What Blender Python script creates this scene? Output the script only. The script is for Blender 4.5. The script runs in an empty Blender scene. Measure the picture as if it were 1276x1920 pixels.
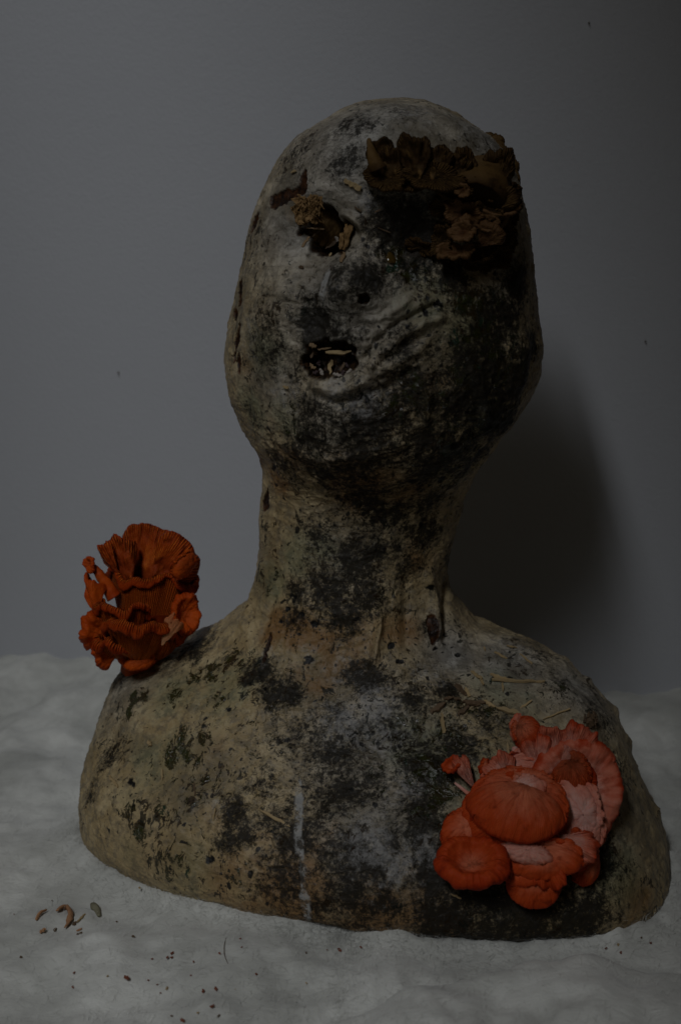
import bpy, math, random
import numpy as np
random.seed(7); rng = np.random.RandomState(11)
sc = bpy.context.scene
C = sc.collection

# ------------------------------------------------------------ camera, world, lamps, exposure
FPX = 2667.0                                     # focal length in photograph pixels (50 mm on a 36 mm tall frame)
PITCH = math.radians(13.3)
CAM = np.array([0.0, -1.03, 0.50])
cd = bpy.data.cameras.new('camera'); cam = bpy.data.objects.new('camera', cd); C.objects.link(cam)
cam.location = CAM; cam.rotation_euler = (math.radians(90) - PITCH, 0, 0)
cd.sensor_fit = 'VERTICAL'; cd.sensor_height = 36; cd.lens = 50; cd.clip_start = 0.02; cd.clip_end = 50
cd.dof.use_dof = True; cd.dof.focus_distance = 1.0; cd.dof.aperture_fstop = 6.7
sc.camera = cam

w = bpy.data.worlds.new('World'); sc.world = w; w.use_nodes = True
bg = w.node_tree.nodes['Background']; bg.inputs[0].default_value = (1.0, 0.78, 0.47, 1); bg.inputs[1].default_value = 0.0175

def area_lamp(name, loc, target, size, size_y, power, color):
    ld = bpy.data.lights.new(name, 'AREA'); ld.shape = 'RECTANGLE'; ld.size = size; ld.size_y = size_y
    ld.energy = power; ld.color = color
    o = bpy.data.objects.new(name, ld); C.objects.link(o); o.location = loc
    import mathutils
    d = mathutils.Vector(target) - mathutils.Vector(loc)
    o.rotation_euler = d.to_track_quat('-Z', 'Y').to_euler()
    return o
lamp = area_lamp('window_light', (-0.64, -1.84, 2.00), (-0.11, 0.01, -0.07), 0.17, 2.30, 1.68, (0.93, 0.955, 0.985)); lamp.data.spread = math.radians(31)
lamp.rotation_euler.rotate_axis('Z', math.radians(19))   # the window opening leans

sc.view_settings.view_transform = 'Standard'; sc.view_settings.look = 'None'
sc.view_settings.exposure = 0; sc.view_settings.gamma = 1
sc.cycles.max_bounces = 5

# ------------------------------------------------------------ camera maths: pixels of the photograph to places
FW = np.array([0, math.cos(PITCH), -math.sin(PITCH)]); UP = np.array([0, math.sin(PITCH), math.cos(PITCH)]); RT = np.array([1.0, 0, 0])
def ray(px, py):
    d = FW * FPX + RT * (px - 638) + UP * (960 - py); return d / np.linalg.norm(d)
def at_y(px, py, Y): d = ray(px, py); return CAM + d * (Y - CAM[1]) / d[1]
def at_z(px, py, Z): d = ray(px, py); return CAM + d * (Z - CAM[2]) / d[2]
def project(P):
    q = P - CAM; z = q @ FW
    return 638 + FPX * (q @ RT) / z, 960 - FPX * (q @ UP) / z, z

# ------------------------------------------------------------ numpy gradient noise
_perm = rng.permutation(256); _perm = np.concatenate([_perm, _perm, _perm])
_g = rng.normal(size=(256, 3)); _g /= np.linalg.norm(_g, axis=1)[:, None]
def perlin(P):
    P = np.asarray(P, dtype=np.float64); i = np.floor(P).astype(int); f = P - i; i &= 255
    u = f * f * f * (f * (f * 6 - 15) + 10); out = 0
    for dx in (0, 1):
        for dy in (0, 1):
            for dz in (0, 1):
                h = _perm[_perm[_perm[(i[:, 0] + dx) & 255] + ((i[:, 1] + dy) & 255)] + ((i[:, 2] + dz) & 255)]
                g = _g[h]
                d = g[:, 0] * (f[:, 0] - dx) + g[:, 1] * (f[:, 1] - dy) + g[:, 2] * (f[:, 2] - dz)
                wgt = (u[:, 0] if dx else 1 - u[:, 0]) * (u[:, 1] if dy else 1 - u[:, 1]) * (u[:, 2] if dz else 1 - u[:, 2])
                out = out + d * wgt
    return out * 1.6
def fbm(P, scale, octv=4, off=0.0):
    s = 0; a = 1; t = 0; P = np.asarray(P) * scale + off
    for k in range(octv): s = s + a * perlin(P); t += a; a *= 0.5; P = P * 2.03 + 7.7
    return s / t
def sstep(x, a, b): t = np.clip((x - a) / (b - a), 0, 1); return t * t * (3 - 2 * t)

# ------------------------------------------------------------ objects and tags
def tag(o, label=None, cat=None, group=None, kind=None):
    if label: o['label'] = label
    if cat: o['category'] = cat
    if group: o['group'] = group
    if kind: o['kind'] = kind
    return o
def empty(name, loc): o = bpy.data.objects.new(name, None); o.empty_display_size = 0.02; C.objects.link(o); o.location = loc; return o
def grid_faces(nu, nv, wrap_u=False):
    # nu columns, nv rows; vertex index = row*nu + col
    cu = nu if wrap_u else nu - 1
    r, c = np.meshgrid(np.arange(nv - 1), np.arange(cu), indexing='ij'); c2 = (c + 1) % nu
    return np.stack([r * nu + c, r * nu + c2, (r + 1) * nu + c2, (r + 1) * nu + c], -1).reshape(-1, 4)
def mesh_obj(name, V, F, mat, parent=None, attrs=None, uv=None, smooth=True):
    V = np.asarray(V, dtype=np.float32)
    if parent is not None: V = V - np.array(parent.location, dtype=np.float32)
    me = bpy.data.meshes.new(name)
    if isinstance(F, np.ndarray):
        n = len(F); k = F.shape[1]
        me.vertices.add(len(V)); me.vertices.foreach_set('co', V.ravel())
        me.loops.add(n * k); me.loops.foreach_set('vertex_index', F.astype(np.int32).ravel())
        me.polygons.add(n); me.polygons.foreach_set('loop_start', np.arange(0, n * k, k, dtype=np.int32))
        me.update(calc_edges=True); me.validate()
    else:
        me.from_pydata([tuple(v) for v in V], [], F)
    if smooth: me.polygons.foreach_set('use_smooth', np.ones(len(me.polygons), dtype=bool))
    if attrs:
        for k_, a in attrs.items():
            at = me.attributes.new(k_, 'FLOAT', 'POINT'); at.data.foreach_set('value', np.asarray(a, dtype=np.float32))
    if uv is not None:
        ul = me.uv_layers.new(name='UVMap'); li = np.empty(len(me.loops), dtype=np.int32); me.loops.foreach_get('vertex_index', li)
        ul.data.foreach_set('uv', np.asarray(uv, dtype=np.float32)[li].ravel())
    me.materials.append(mat)
    o = bpy.data.objects.new(name, me); C.objects.link(o)
    if parent is not None: o.parent = parent
    return o

# ------------------------------------------------------------ node helper
class NT:
    def __init__(s, name):
        s.m = bpy.data.materials.new(name); s.m.use_nodes = True; s.t = s.m.node_tree
        s.p = s.t.nodes['Principled BSDF']; s.out = s.t.nodes['Material Output']
    def n(s, typ, **kw):
        nd = s.t.nodes.new(typ)
        for k, v in kw.items(): setattr(nd, k, v)
        return nd
    def put(s, sock, v):
        if v is None: return
        if hasattr(v, 'is_output'): s.t.links.new(v, sock)
        else:
            if sock.type == 'RGBA' and len(v) == 3: v = (*v, 1)
            sock.default_value = v
    def math(s, op, a, b=0.0, c=None, clamp=False):
        nd = s.n('ShaderNodeMath', operation=op, use_clamp=clamp); s.put(nd.inputs[0], a); s.put(nd.inputs[1], b)
        if c is not None: s.put(nd.inputs[2], c)
        return nd.outputs[0]
    def mix(s, f, a, b, blend='MIX'):
        nd = s.n('ShaderNodeMix', data_type='RGBA', blend_type=blend); s.put(nd.inputs['Factor'], f); s.put(nd.inputs[6], a); s.put(nd.inputs[7], b); return nd.outputs[2]
    def obj(s): return s.n('ShaderNodeTexCoord').outputs['Object']
    def gen(s): return s.n('ShaderNodeNewGeometry').outputs['Position']
    def uv(s): return s.n('ShaderNodeTexCoord').outputs['UV']
    def map(s, v, scale=(1, 1, 1), loc=(0, 0, 0)):
        nd = s.n('ShaderNodeMapping'); s.put(nd.inputs[0], v); nd.inputs['Scale'].default_value = scale; nd.inputs['Location'].default_value = loc; return nd.outputs[0]
    def noise(s, v, scale, detail=5, rough=0.55, dist=0.0):
        nd = s.n('ShaderNodeTexNoise'); s.put(nd.inputs['Vector'], v); nd.inputs['Scale'].default_value = scale
        nd.inputs['Detail'].default_value = detail; nd.inputs['Roughness'].default_value = rough; nd.inputs['Distortion'].default_value = dist; return nd.outputs[0]
    def voro(s, v, scale, feature='F1', rand=1.0):
        nd = s.n('ShaderNodeTexVoronoi', feature=feature); s.put(nd.inputs['Vector'], v); nd.inputs['Scale'].default_value = scale; nd.inputs['Randomness'].default_value = rand; return nd
    def attr(s, name): nd = s.n('ShaderNodeAttribute'); nd.attribute_name = name; return nd.outputs['Fac']
    def ramp(s, f, a, b):           # smooth step
        nd = s.n('ShaderNodeMapRange', interpolation_type='SMOOTHSTEP'); s.put(nd.inputs[0], f); nd.inputs[1].default_value = a; nd.inputs[2].default_value = b; return nd.outputs[0]
    def bump(s, h, dist, strength=1.0, prev=None):
        nd = s.n('ShaderNodeBump'); s.put(nd.inputs['Height'], h); nd.inputs['Distance'].default_value = dist; nd.inputs['Strength'].default_value = strength
        if prev is not None: s.put(nd.inputs['Normal'], prev)
        return nd.outputs[0]
    def fin(s, col=None, rough=None, nrm=None, **kw):
        s.put(s.p.inputs['Base Color'], col); s.put(s.p.inputs['Roughness'], rough); s.put(s.p.inputs['Normal'], nrm)
        for k, v in kw.items(): s.put(s.p.inputs[k.replace('_', ' ')], v)
        return s.m

def mask(t, attr, noise, k=1.3, sharp=3.0):
    """patchy edge: attribute pushed about by noise"""
    a = t.math('MULTIPLY_ADD', t.math('SUBTRACT', noise, 0.5), k, attr)
    return t.ramp(a, 0.5 - 0.5 / sharp, 0.5 + 0.5 / sharp)

def mat_bust():
    t = NT('mouldy_paper'); v = t.obj()
    wv = t.n('ShaderNodeVectorMath', operation='MULTIPLY_ADD'); nz = t.n('ShaderNodeTexNoise'); nz.inputs['Scale'].default_value = 30; nz.inputs['Detail'].default_value = 3
    t.put(nz.inputs['Vector'], v); t.put(wv.inputs[0], nz.outputs['Color']); wv.inputs[1].default_value = (0.02, 0.02, 0.02); t.put(wv.inputs[2], v); wv = wv.outputs[0]
    n8 = t.noise(v, 14, 6, 0.6); n30 = t.noise(v, 45, 7, 0.65, 0.4); n90 = t.noise(v, 130, 6, 0.7); n300 = t.noise(v, 420, 4, 0.75)
    st = t.noise(t.map(wv, (1.0, 1.0, 0.35)), 120, 5, 0.7)
    # paper: cream and grey
    base = t.mix(t.attr('grey'), (0.37, 0.285, 0.155), (0.235, 0.222, 0.200))
    base = t.mix(t.ramp(n30, 0.38, 0.68), base, t.mix(t.attr('grey'), (0.54, 0.440, 0.270), (0.42, 0.405, 0.375)))
    base = t.mix(t.math('MULTIPLY', t.ramp(n8, 0.48, 0.66), 0.6), base, (0.15, 0.125, 0.08))
    base = t.mix(t.math('MULTIPLY', t.ramp(n90, 0.46, 0.62), 0.55), base, (0.125, 0.112, 0.088))
    # warm staining
    wm = mask(t, t.attr('warm'), n30, 1.6, 1.6)
    base = t.mix(t.math('MULTIPLY', wm, 0.85), base, t.mix(n90, (0.15, 0.070, 0.020), (0.32, 0.19, 0.075)))
    # green tint, soft
    gm = mask(t, t.attr('green'), n30, 1.4, 1.5)
    base = t.mix(t.math('MULTIPLY', gm, 0.45), base, (0.125, 0.155, 0.085))
    # grey mould and painted shade, soft cloudy
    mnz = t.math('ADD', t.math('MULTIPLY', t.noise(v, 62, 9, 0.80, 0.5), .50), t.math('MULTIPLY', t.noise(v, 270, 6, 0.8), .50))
    mm = mask(t, t.attr('mold_shade'), mnz, 4.2, 2.0)
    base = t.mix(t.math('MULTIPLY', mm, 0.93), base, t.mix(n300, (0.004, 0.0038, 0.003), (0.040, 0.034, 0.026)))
    # speckle clouds
    sp = t.math('MULTIPLY', t.ramp(t.math('ADD', n300, t.math('MULTIPLY', t.attr('mold_shade'), 0.22)), 0.60, 0.72), 0.55)
    base = t.mix(sp, base, (0.025, 0.023, 0.02))
    # white bloom
    wb = mask(t, t.attr('white'), t.noise(v, 150, 8, 0.8), 2.6, 1.6)
    base = t.mix(t.math('MULTIPLY', wb, 0.5), base, (0.42, 0.415, 0.41))
    # black spots of two sizes, gathered where the attribute is high
    for sc_, r0, wgt in ((150, 0.30, 1.0), (330, 0.32, 0.9)):
        vo = t.voro(wv, sc_); vod = t.math('MULTIPLY_ADD', t.math('SUBTRACT', n300, .5), .55, vo.outputs['Distance']); col = t.n('ShaderNodeSeparateColor'); t.put(col.inputs[0], vo.outputs['Color'])
        keep = t.math('LESS_THAN', col.outputs[0], t.math('MULTIPLY', t.attr('dots'), 1.0))
        rad = t.math('MULTIPLY_ADD', col.outputs[1], 0.34, 0.04)
        dd = t.math('SUBTRACT', rad, vod)
        dm = t.math('MULTIPLY', t.ramp(dd, -0.04, 0.08), keep)
        base = t.mix(t.math('MULTIPLY', dm, wgt * 0.93), base, (0.012, 0.011, 0.010))
    # moss / peeled glossy patches, hard edged
    mn = t.noise(t.map(wv, (1.3, 1.0, 0.8)), 110, 9, 0.80, 0.4)
    ms = mask(t, t.attr('moss'), mn, 3.4, 11.0)
    mc = t.mix(t.ramp(n90, 0.40, 0.60), (0.030, 0.018, 0.004), (0.030, 0.036, 0.006))
    mc = t.mix(t.ramp(t.noise(v, 70, 3), 0.60, 0.68), mc, (0.012, 0.050, 0.030))
    base = t.mix(t.math('MULTIPLY', ms, 0.92), base, mc)
    fl = t.noise(t.map(wv, (1.0, 1.0, 0.55)), 210, 5, 0.65, 0.8); fr = t.noise(v, 26, 3)
    fk = t.ramp(t.math('MULTIPLY_ADD', fr, 0.5, fl), 0.862, 0.892)
    base = t.mix(t.math('MULTIPLY', fk, 0.85), base, t.mix(t.ramp(n30, 0.45, 0.55), (0.030, 0.017, 0.006), (0.012, 0.014, 0.010)))
    # torn card and cavities
    base = t.mix(t.attr('tear'), base, t.mix(t.ramp(n90, .40, .62), (0.016, 0.006, 0.002), (0.085, 0.034, 0.010)))
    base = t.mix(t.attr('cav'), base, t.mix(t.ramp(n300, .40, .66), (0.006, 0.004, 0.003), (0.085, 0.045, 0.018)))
    base = t.mix(t.attr('black'), base, (0.010, 0.009, 0.008))
    base = t.mix(t.math('MULTIPLY', t.attr('strip'), t.math('MULTIPLY_ADD', t.ramp(n90, 0.42, 0.56), .70, .10)), base, (0.42, 0.42, 0.41))
    gmn = t.n('ShaderNodeGamma'); t.put(gmn.inputs[0], base); gmn.inputs[1].default_value = 1.16; base = gmn.outputs[0]
    # relief
    h = t.math('ADD', t.math('MULTIPLY', n90, 0.8), t.math('MULTIPLY', n300, 0.35))
    h = t.math('ADD', h, t.math('MULTIPLY', st, 0.8))
    h = t.math('SUBTRACT', h, t.math('MULTIPLY', ms, 0.35))
    vc = t.voro(wv, 90, 'DISTANCE_TO_EDGE'); cr = t.ramp(vc.outputs['Distance'], 0.0, 0.05)
    h = t.math('ADD', h, t.math('MULTIPLY', cr, 0.18))
    nr = t.bump(h, 0.0011, 0.9)
    rough = t.math('MULTIPLY_ADD', ms, -0.28, t.math('MULTIPLY_ADD', n30, 0.30, 0.34))
    spec = t.math('MULTIPLY_ADD', ms, 0.35, t.math('MULTIPLY_ADD', mm, -0.22, 0.34))
    return t.fin(base, rough, nr, Specular_IOR_Level=spec)

def mat_cap(name, edge, mid, heart, dirt, gilld=0.0006, sss=0.12, rough=0.5, th=(.10, .55, .55, 1.0), stk=.4, ridge=(0.10, 0.05, 0.02)):
    t = NT(name); uv = t.uv(); sx = t.n('ShaderNodeSeparateXYZ'); t.put(sx.inputs[0], uv); U, S = sx.outputs[0], sx.outputs[1]
    v = t.obj(); n1 = t.noise(v, 90, 5, 0.6); n2 = t.noise(v, 400, 4, 0.7)
    streak = t.noise(t.map(uv, (0.55, 2.2, 1)), 1.0, 5, 0.7)
    Sn = t.math('MULTIPLY_ADD', t.math('SUBTRACT', n1, 0.5), 0.55, S)
    col = t.mix(t.ramp(Sn, th[0], th[1]), heart, mid)
    col = t.mix(t.ramp(Sn, th[2], th[3]), col, edge)
    col = t.mix(t.math('MULTIPLY', t.ramp(streak, 0.40, 0.68), stk), col, edge)
    # gills: folds along the radius
    wob = t.math('MULTIPLY_ADD', t.noise(t.map(uv, (0.10, 1.3, 1)), 1.0, 2), 1.4, U)
    g = t.math('SINE', t.math('MULTIPLY', wob, 6.2832)); g = t.math('MULTIPLY_ADD', g, 0.5, 0.5)
    ga = t.math('MULTIPLY', t.attr('gill'), t.math('SUBTRACT', 1.0, t.ramp(S, .76, .92))); gg = t.math('MULTIPLY', g, ga)
    col = t.mix(t.math('MULTIPLY', t.math('MULTIPLY', t.math('SUBTRACT', 1.0, g), ga), 0.72), col, t.mix(0.5, edge, dirt))
    col = t.mix(t.math('MULTIPLY', t.ramp(gg, .62, .98), .75), col, ridge)
    # dark dirt, thin dried edge
    col = t.mix(t.math('MULTIPLY', t.ramp(n1, 0.56, 0.74), 0.6), col, dirt)
    col = t.mix(t.math('MULTIPLY', t.ramp(n2, 0.66, 0.74), 0.7), col, dirt)
    col = t.mix(t.math('MULTIPLY', t.ramp(S, 0.93, 1.0), 0.6), col, dirt)
    nr = t.bump(t.math('ADD', t.math('MULTIPLY', n1, 0.8), t.math('ADD', t.math('MULTIPLY', n2, 0.22), t.math('MULTIPLY', streak, 0.5))), 0.0016, 0.8)
    nr = t.bump(gg, gilld, 1.0, nr)
    m = t.fin(col, t.math('MULTIPLY_ADD', n1, 0.3, rough - 0.12), nr, Subsurface_Weight=sss, Specular_IOR_Level=0.07)
    t.p.inputs['Subsurface Radius'].default_value = (0.004, 0.0016, 0.0008)
    t.p.inputs['Subsurface Scale'].default_value = 1.0
    return m

def mat_wood(name, a, b, scale=500):
    t = NT(name); v = t.obj(); info = t.n('ShaderNodeObjectInfo').outputs['Random']
    n = t.noise(t.map(v, (1, 8, 8)), scale * 0.3, 4, 0.7); n2 = t.noise(v, scale, 4)
    col = t.mix(n, a, b); col = t.mix(t.math('MULTIPLY', info, 0.5), col, tuple(x * 0.45 for x in a))
    return t.fin(col, 0.75, t.bump(t.math('ADD', n, n2), 0.0005, 0.7))

def mat_wall():
    t = NT('painted_wall'); v = t.obj()
    n = t.noise(v, 260, 3, 0.5); n2 = t.noise(v, 4.0, 3); n3 = t.noise(v, 60, 4)
    col = t.mix(n2, (0.400, 0.412, 0.440), (0.428, 0.438, 0.462))
    vo = t.voro(v, 5.5); spot = t.math('MULTIPLY', t.ramp(vo.outputs['Distance'], 0.014, 0.006), 0.6)
    col = t.mix(spot, col, (0.2, 0.18, 0.16))
    return t.fin(col, 0.6, t.bump(t.math('ADD', n, t.math('MULTIPLY', n3, 0.6)), 0.0009, 0.35), Specular_IOR_Level=0.3)

def mat_felt():
    t = NT('white_wadding'); v = t.obj()
    n1 = t.noise(v, 9, 6, 0.6, 0.5); n2 = t.noise(t.map(v, (1, 1.7, 1)), 60, 7, 0.7, 0.8); n3 = t.noise(v, 700, 4, 0.8)
    col = t.mix(t.ramp(n1, 0.35, 0.65), (0.44, 0.445, 0.415), (0.64, 0.645, 0.61))
    col = t.mix(t.math('MULTIPLY', t.ramp(n2, 0.5, 0.8), 0.18), col, (0.54, 0.545, 0.50))
    h = t.math('ADD', n2, t.math('MULTIPLY', n3, 0.10))
    return t.fin(col, 1.0, t.bump(h, 0.005, 0.35), Sheen_Weight=0.25, Specular_IOR_Level=0.1)

M_BUST = mat_bust()
M_ORANGE = mat_cap('orange_mushroom', (0.30, 0.034, 0.003), (0.42, 0.066, 0.006), (0.30, 0.050, 0.008), (0.026, 0.004, 0.002), 0.0016, ridge=(0.60, 0.145, 0.018))
M_SALMON = mat_cap('salmon_mushroom', (0.30, 0.024, 0.004), (0.42, 0.058, 0.012), (0.56, 0.16, 0.08), (0.07, 0.010, 0.004), 0.0005, 0.12, ridge=(0.50, 0.09, 0.025))
M_PINK = mat_cap('pale_pink_flesh', (0.48, 0.09, 0.04), (0.52, 0.20, 0.14), (0.56, 0.32, 0.27), (0.26, 0.06, 0.035), 0.0006, 0.12, ridge=(0.58, 0.28, 0.20))
M_FLAP = mat_cap('torn_orange_flesh', (0.36, 0.10, 0.035), (0.42, 0.17, 0.075), (0.40, 0.20, 0.10), (0.10, 0.03, 0.01), 0.0005)
M_RIM = mat_cap('pink_flesh_with_orange_rim', (0.36, 0.040, 0.010), (0.50, 0.15, 0.09), (0.54, 0.26, 0.20), (0.22, 0.03, 0.012), 0.0006, 0.12, .5, (.45, .72, .70, .86), ridge=(0.54, 0.19, 0.12))
M_BROWN = mat_cap('dried_brown_mushroom', (0.036, 0.019, 0.007), (0.098, 0.056, 0.019), (0.110, 0.066, 0.026), (0.006, 0.003, 0.0015), 0.0016, 0.0, 0.62, ridge=(0.17, 0.095, 0.032))
M_TAN = mat_cap('brown_mushroom', (0.088, 0.046, 0.019), (0.140, 0.076, 0.034), (0.070, 0.030, 0.012), (0.02, 0.008, 0.004), 0.0004, 0.03, 0.5)
M_STRAWD = mat_wood('dull_wood_splinter', (0.27, 0.175, 0.085), (0.14, 0.085, 0.04))
M_WHITE = mat_wood('torn_white_paper', (0.42, 0.38, 0.33), (0.22, 0.18, 0.15))
M_PAPER = mat_cap('crumpled_paper', (0.22, 0.135, 0.055), (0.25, 0.155, 0.07), (0.13, 0.075, 0.03), (0.10, 0.05, 0.02), 0.0008, 0.0, 0.8)
M_STRAW = mat_wood('pale_wood_splinter', (0.46, 0.34, 0.17), (0.30, 0.20, 0.09))
M_DARKWOOD = mat_wood('brown_wood_bark', (0.14, 0.085, 0.04), (0.06, 0.035, 0.018))
M_SEED = mat_wood('dark_seed', (0.06, 0.03, 0.03), (0.02, 0.012, 0.014))
M_RED = mat_wood('red_crumb', (0.25, 0.06, 0.025), (0.11, 0.035, 0.015))
M_CURL = mat_wood('tan_shaving', (0.50, 0.25, 0.12), (0.36, 0.19, 0.09))

# ------------------------------------------------------------ wall and wadding
WL = at_z(0, 1258, 0.0); WR = at_z(1276, 1345, 0.0)
wd = (WR - WL) / np.linalg.norm(WR - WL); wn = np.array([wd[1], -wd[0], 0.0])     # towards the room
def wall():
    a = WL - wd * 1.6; b = WR + wd * 1.6
    n = 40; u = np.linspace(0, 1, n); V = []
    for z in np.linspace(-0.05, 2.2, n):
        for k in u: p = a + (b - a) * k; V.append((p[0], p[1], z))
    V = np.array(V); V += wn * (fbm(V, 2.0, 2)[:, None] * 0.004)
    back = V - wn * 0.12
    F = grid_faces(n, n)
    Fb = F[:, ::-1] + len(V)
    rim = []
    for i in range(n - 1):
        for (p, q) in ((i, i + 1), ((n - 1) * n + i + 1, (n - 1) * n + i), ((i + 1) * n, i * n), (i * n + n - 1, (i + 1) * n + n - 1)):
            rim.append((p, p + len(V), q + len(V), q))
    tag(mesh_obj('wall', np.vstack([V, back]), np.vstack([F, Fb, np.array(rim)]), mat_wall()), kind='structure')
wall()
wall_o = bpy.data.objects['wall']
def speck(px, py, r):
    d = ray(px, py); p = CAM + d * ((WL - CAM) @ wn) / (d @ wn); t = NT('wall_speck') if 'wall_speck' not in bpy.data.materials else None
    if t: t.fin((0.16, 0.14, 0.12), 0.8)
    e1 = wd; e2 = np.array([0, 0, 1.0]); V = [p + wn * (r * .6 + .004)]; rs = np.random.RandomState(int(px))
    for k in range(12): a = k / 12 * 6.283; q = r * rs.uniform(.6, 1.2); V.append(p + (e1 * math.cos(a) + e2 * math.sin(a)) * q)
    mesh_obj('speck', np.array(V), [(0, k + 1, (k + 1) % 12 + 1) for k in range(12)], bpy.data.materials['wall_speck'], wall_o)
for q in ((1103, 43, .0011), (1209, 640, .0010), (222, 698, .0008)): speck(*q)

# ------------------------------------------------------------ the bust, lofted from left and right outline points
# left px, right px, depth left, depth right, front depth, back depth, squareness, front drop
L = [
 (744,187, 745,187, .03,.03, .002,.002,2.0, 0),
 (722,188, 772,189, .03,.03, .016,.016,2.0, 0),
 (684,194, 806,196, .03,.03, .038,.036,2.0, 0),
 (634,210, 856,217, .03,.03, .062,.058,2.0, .002),
 (582,242, 906,250, .03,.03, .084,.078,2.05, .004),
 (540,284, 943,294, .03,.03, .097,.092,2.1, .006),
 (511,332, 966,342, .03,.03, .104,.102,2.1, .006),
 (486,392, 984,402, .03,.03, .106,.110,2.15, .006),
 (465,456, 992,468, .03,.03, .108,.114,2.15, .004),
 (449,520, 999,538, .03,.03, .110,.114,2.15, 0),
 (434,590, 1008,606, .03,.03, .110,.112,2.15, -.002),
 (425,655, 1011,662, .03,.03, .108,.108,2.15, -.004),
 (430,706, 1003,712, .03,.03, .106,.100,2.1, -.006),
 (444,754, 976,762, .03,.03, .102,.090,2.05, -.008),
 (464,800, 938,806, .03,.03, .095,.080,2.0, -.010),
 (486,845, 906,850, .03,.03, .082,.072,2.0, -.010),
 (493,892, 882,897, .03,.03, .068,.068,2.0, -.006),
 (491,952, 862,955, .03,.03, .062,.066,2.0, 0),
 (488,1022, 842,1022, .03,.03, .063,.066,2.0, .002),
 (480,1085, 834,1076, .03,.03, .067,.070,2.0, .002),
 (464,1128, 846,1115, .032,.03, .073,.076,2.0, -.002),
 (434,1156, 873,1148, .034,.026, .080,.082,2.0, -.008),
 (385,1182, 924,1178, .037,.016, .088,.088,2.05, -.014),
 (320,1206, 990,1200, .041,.002, .092,.092,2.15, -.018),
 (258,1230, 1056,1230, .044,-.012, .096,.095,2.25, -.020),
 (220,1258, 1106,1272, .045,-.022, .101,.098,2.4, -.018),
 (201,1300, 1140,1312, .044,-.032, .109,.100,2.5, -.012),
 (189,1355, 1167,1372, .040,-.042, .117,.103,2.6, -.006),
 (173,1422, 1191,1442, .035,-.054, .133,.106,2.7, 0),
 (159,1482, 1224,1518, .028,-.066, .139,.108,2.75, 0),
 (154,1518, 1248,1585, .023,-.076, .137,.109,2.8, 0),
 (155,1538, 1256,1630, .018,-.084, .129,.109,2.8, 0),
 (158,1545, 1253,1652, .016,-.088, .119,.108,2.8, 0),
]
NPH, NT_ = 760, 860
def catmull(K, t):
    K = np.asarray(K, float); n = len(K); i = np.clip(np.floor(t).astype(int), 0, n - 2); f = (t - i)[:, None]
    p0 = K[np.clip(i - 1, 0, n - 1)]; p1 = K[i]; p2 = K[i + 1]; p3 = K[np.clip(i + 2, 0, n - 1)]
    return 0.5 * (2 * p1 + (p2 - p0) * f + (2 * p0 - 5 * p1 + 4 * p2 - p3) * f ** 2 + (3 * p1 - p0 - 3 * p2 + p3) * f ** 3)
def key_rows(adj):
    K = []
    for i, (lx, ly, rx, ry, yl, yr, bf, bb, nn, zf) in enumerate(L):
        pl = at_y(lx + adj[i, 0], ly, yl); pr = at_y(rx + adj[i, 1], ry, yr); K.append([*pl, *pr, bf, bb, nn, zf])
    return np.array(K)
adj = np.zeros((len(L), 2))
for it in range(4):                              # pull the sections in until the outline, seen in perspective, is as wide as the real one
    Kc = key_rows(adj); Sc = catmull(Kc, np.linspace(0, len(Kc) - 1, 300)); pc = np.linspace(0, 2 * math.pi, 120, endpoint=False)
    cc = .5 * (Sc[:, :3] + Sc[:, 3:6]); uu_ = .5 * (Sc[:, 3:6] - Sc[:, :3]); hh = uu_.copy(); hh[:, 2] = 0; hh /= np.linalg.norm(hh, axis=1)[:, None] + 1e-9
    vv_ = np.stack([hh[:, 1], -hh[:, 0], np.zeros(len(hh))], 1); co, si = np.cos(pc), np.sin(pc)
    ex = np.where(co[None] < 0, 2 / np.minimum(Sc[:, 8], 1.98)[:, None], 2 / Sc[:, 8][:, None])
    W = cc[:, None] + uu_[:, None] * (np.sign(co) * np.abs(co) ** ex)[..., None] + vv_[:, None] * (np.where(si[None] < 0, Sc[:, 6:7], -Sc[:, 7:8]) * np.abs(si) ** ex)[..., None]
    W[..., 2] += np.where(si[None] < 0, Sc[:, 9:10] * np.abs(si) ** ex, 0)
    qx, qy, _ = project(W.reshape(-1, 3))
    for i, row in enumerate(L):
        if i < 23: continue
        for sd in (0, 1):
            m = np.abs(qy - row[sd * 2 + 1]) < 6
            if m.any(): adj[i, sd] -= .8 * ((qx[m].min() if sd == 0 else qx[m].max()) - row[sd * 2])
adj[-3:] = adj[-4]
for _ in range(2): adj[1:-1] = .25 * adj[:-2] + .5 * adj[1:-1] + .25 * adj[2:]
adj[:22] = 0
K = key_rows(adj)
# last rings: settle on the ground
zlast = 0.5 * (K[-1, 2] + K[-1, 5])
print('base z', K[-5:, [2, 5]])
for cz in (2, 5):
    K[-1, cz] = 0.003
    for q, dz in ((-2, .008), (-3, .011), (-4, .016), (-5, .020), (-6, .022)): K[q, cz] = max(K[q, cz], K[q + 1, cz] + dz)
und = K[-1].copy(); c_ = 0.5 * (und[0:3] + und[3:6]); und[0:3] = c_ + (und[0:3] - c_) * .955; und[3:6] = c_ + (und[3:6] - c_) * .955; und[2] = und[5] = -0.006; und[6] -= .008; und[7] -= .008
K = np.vstack([K, und])
seg = np.linalg.norm(np.diff(0.5 * (K[:, 0:3] + K[:, 3:6]), axis=0), axis=1) + 0.5 * np.abs(np.diff(np.linalg.norm(K[:, 3:6] - K[:, 0:3], axis=1)))
cum = np.concatenate([[0], np.cumsum(seg)]); tt = np.interp(np.linspace(0, cum[-1], NT_), cum, np.arange(len(K)))
S = catmull(K, tt)
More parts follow.
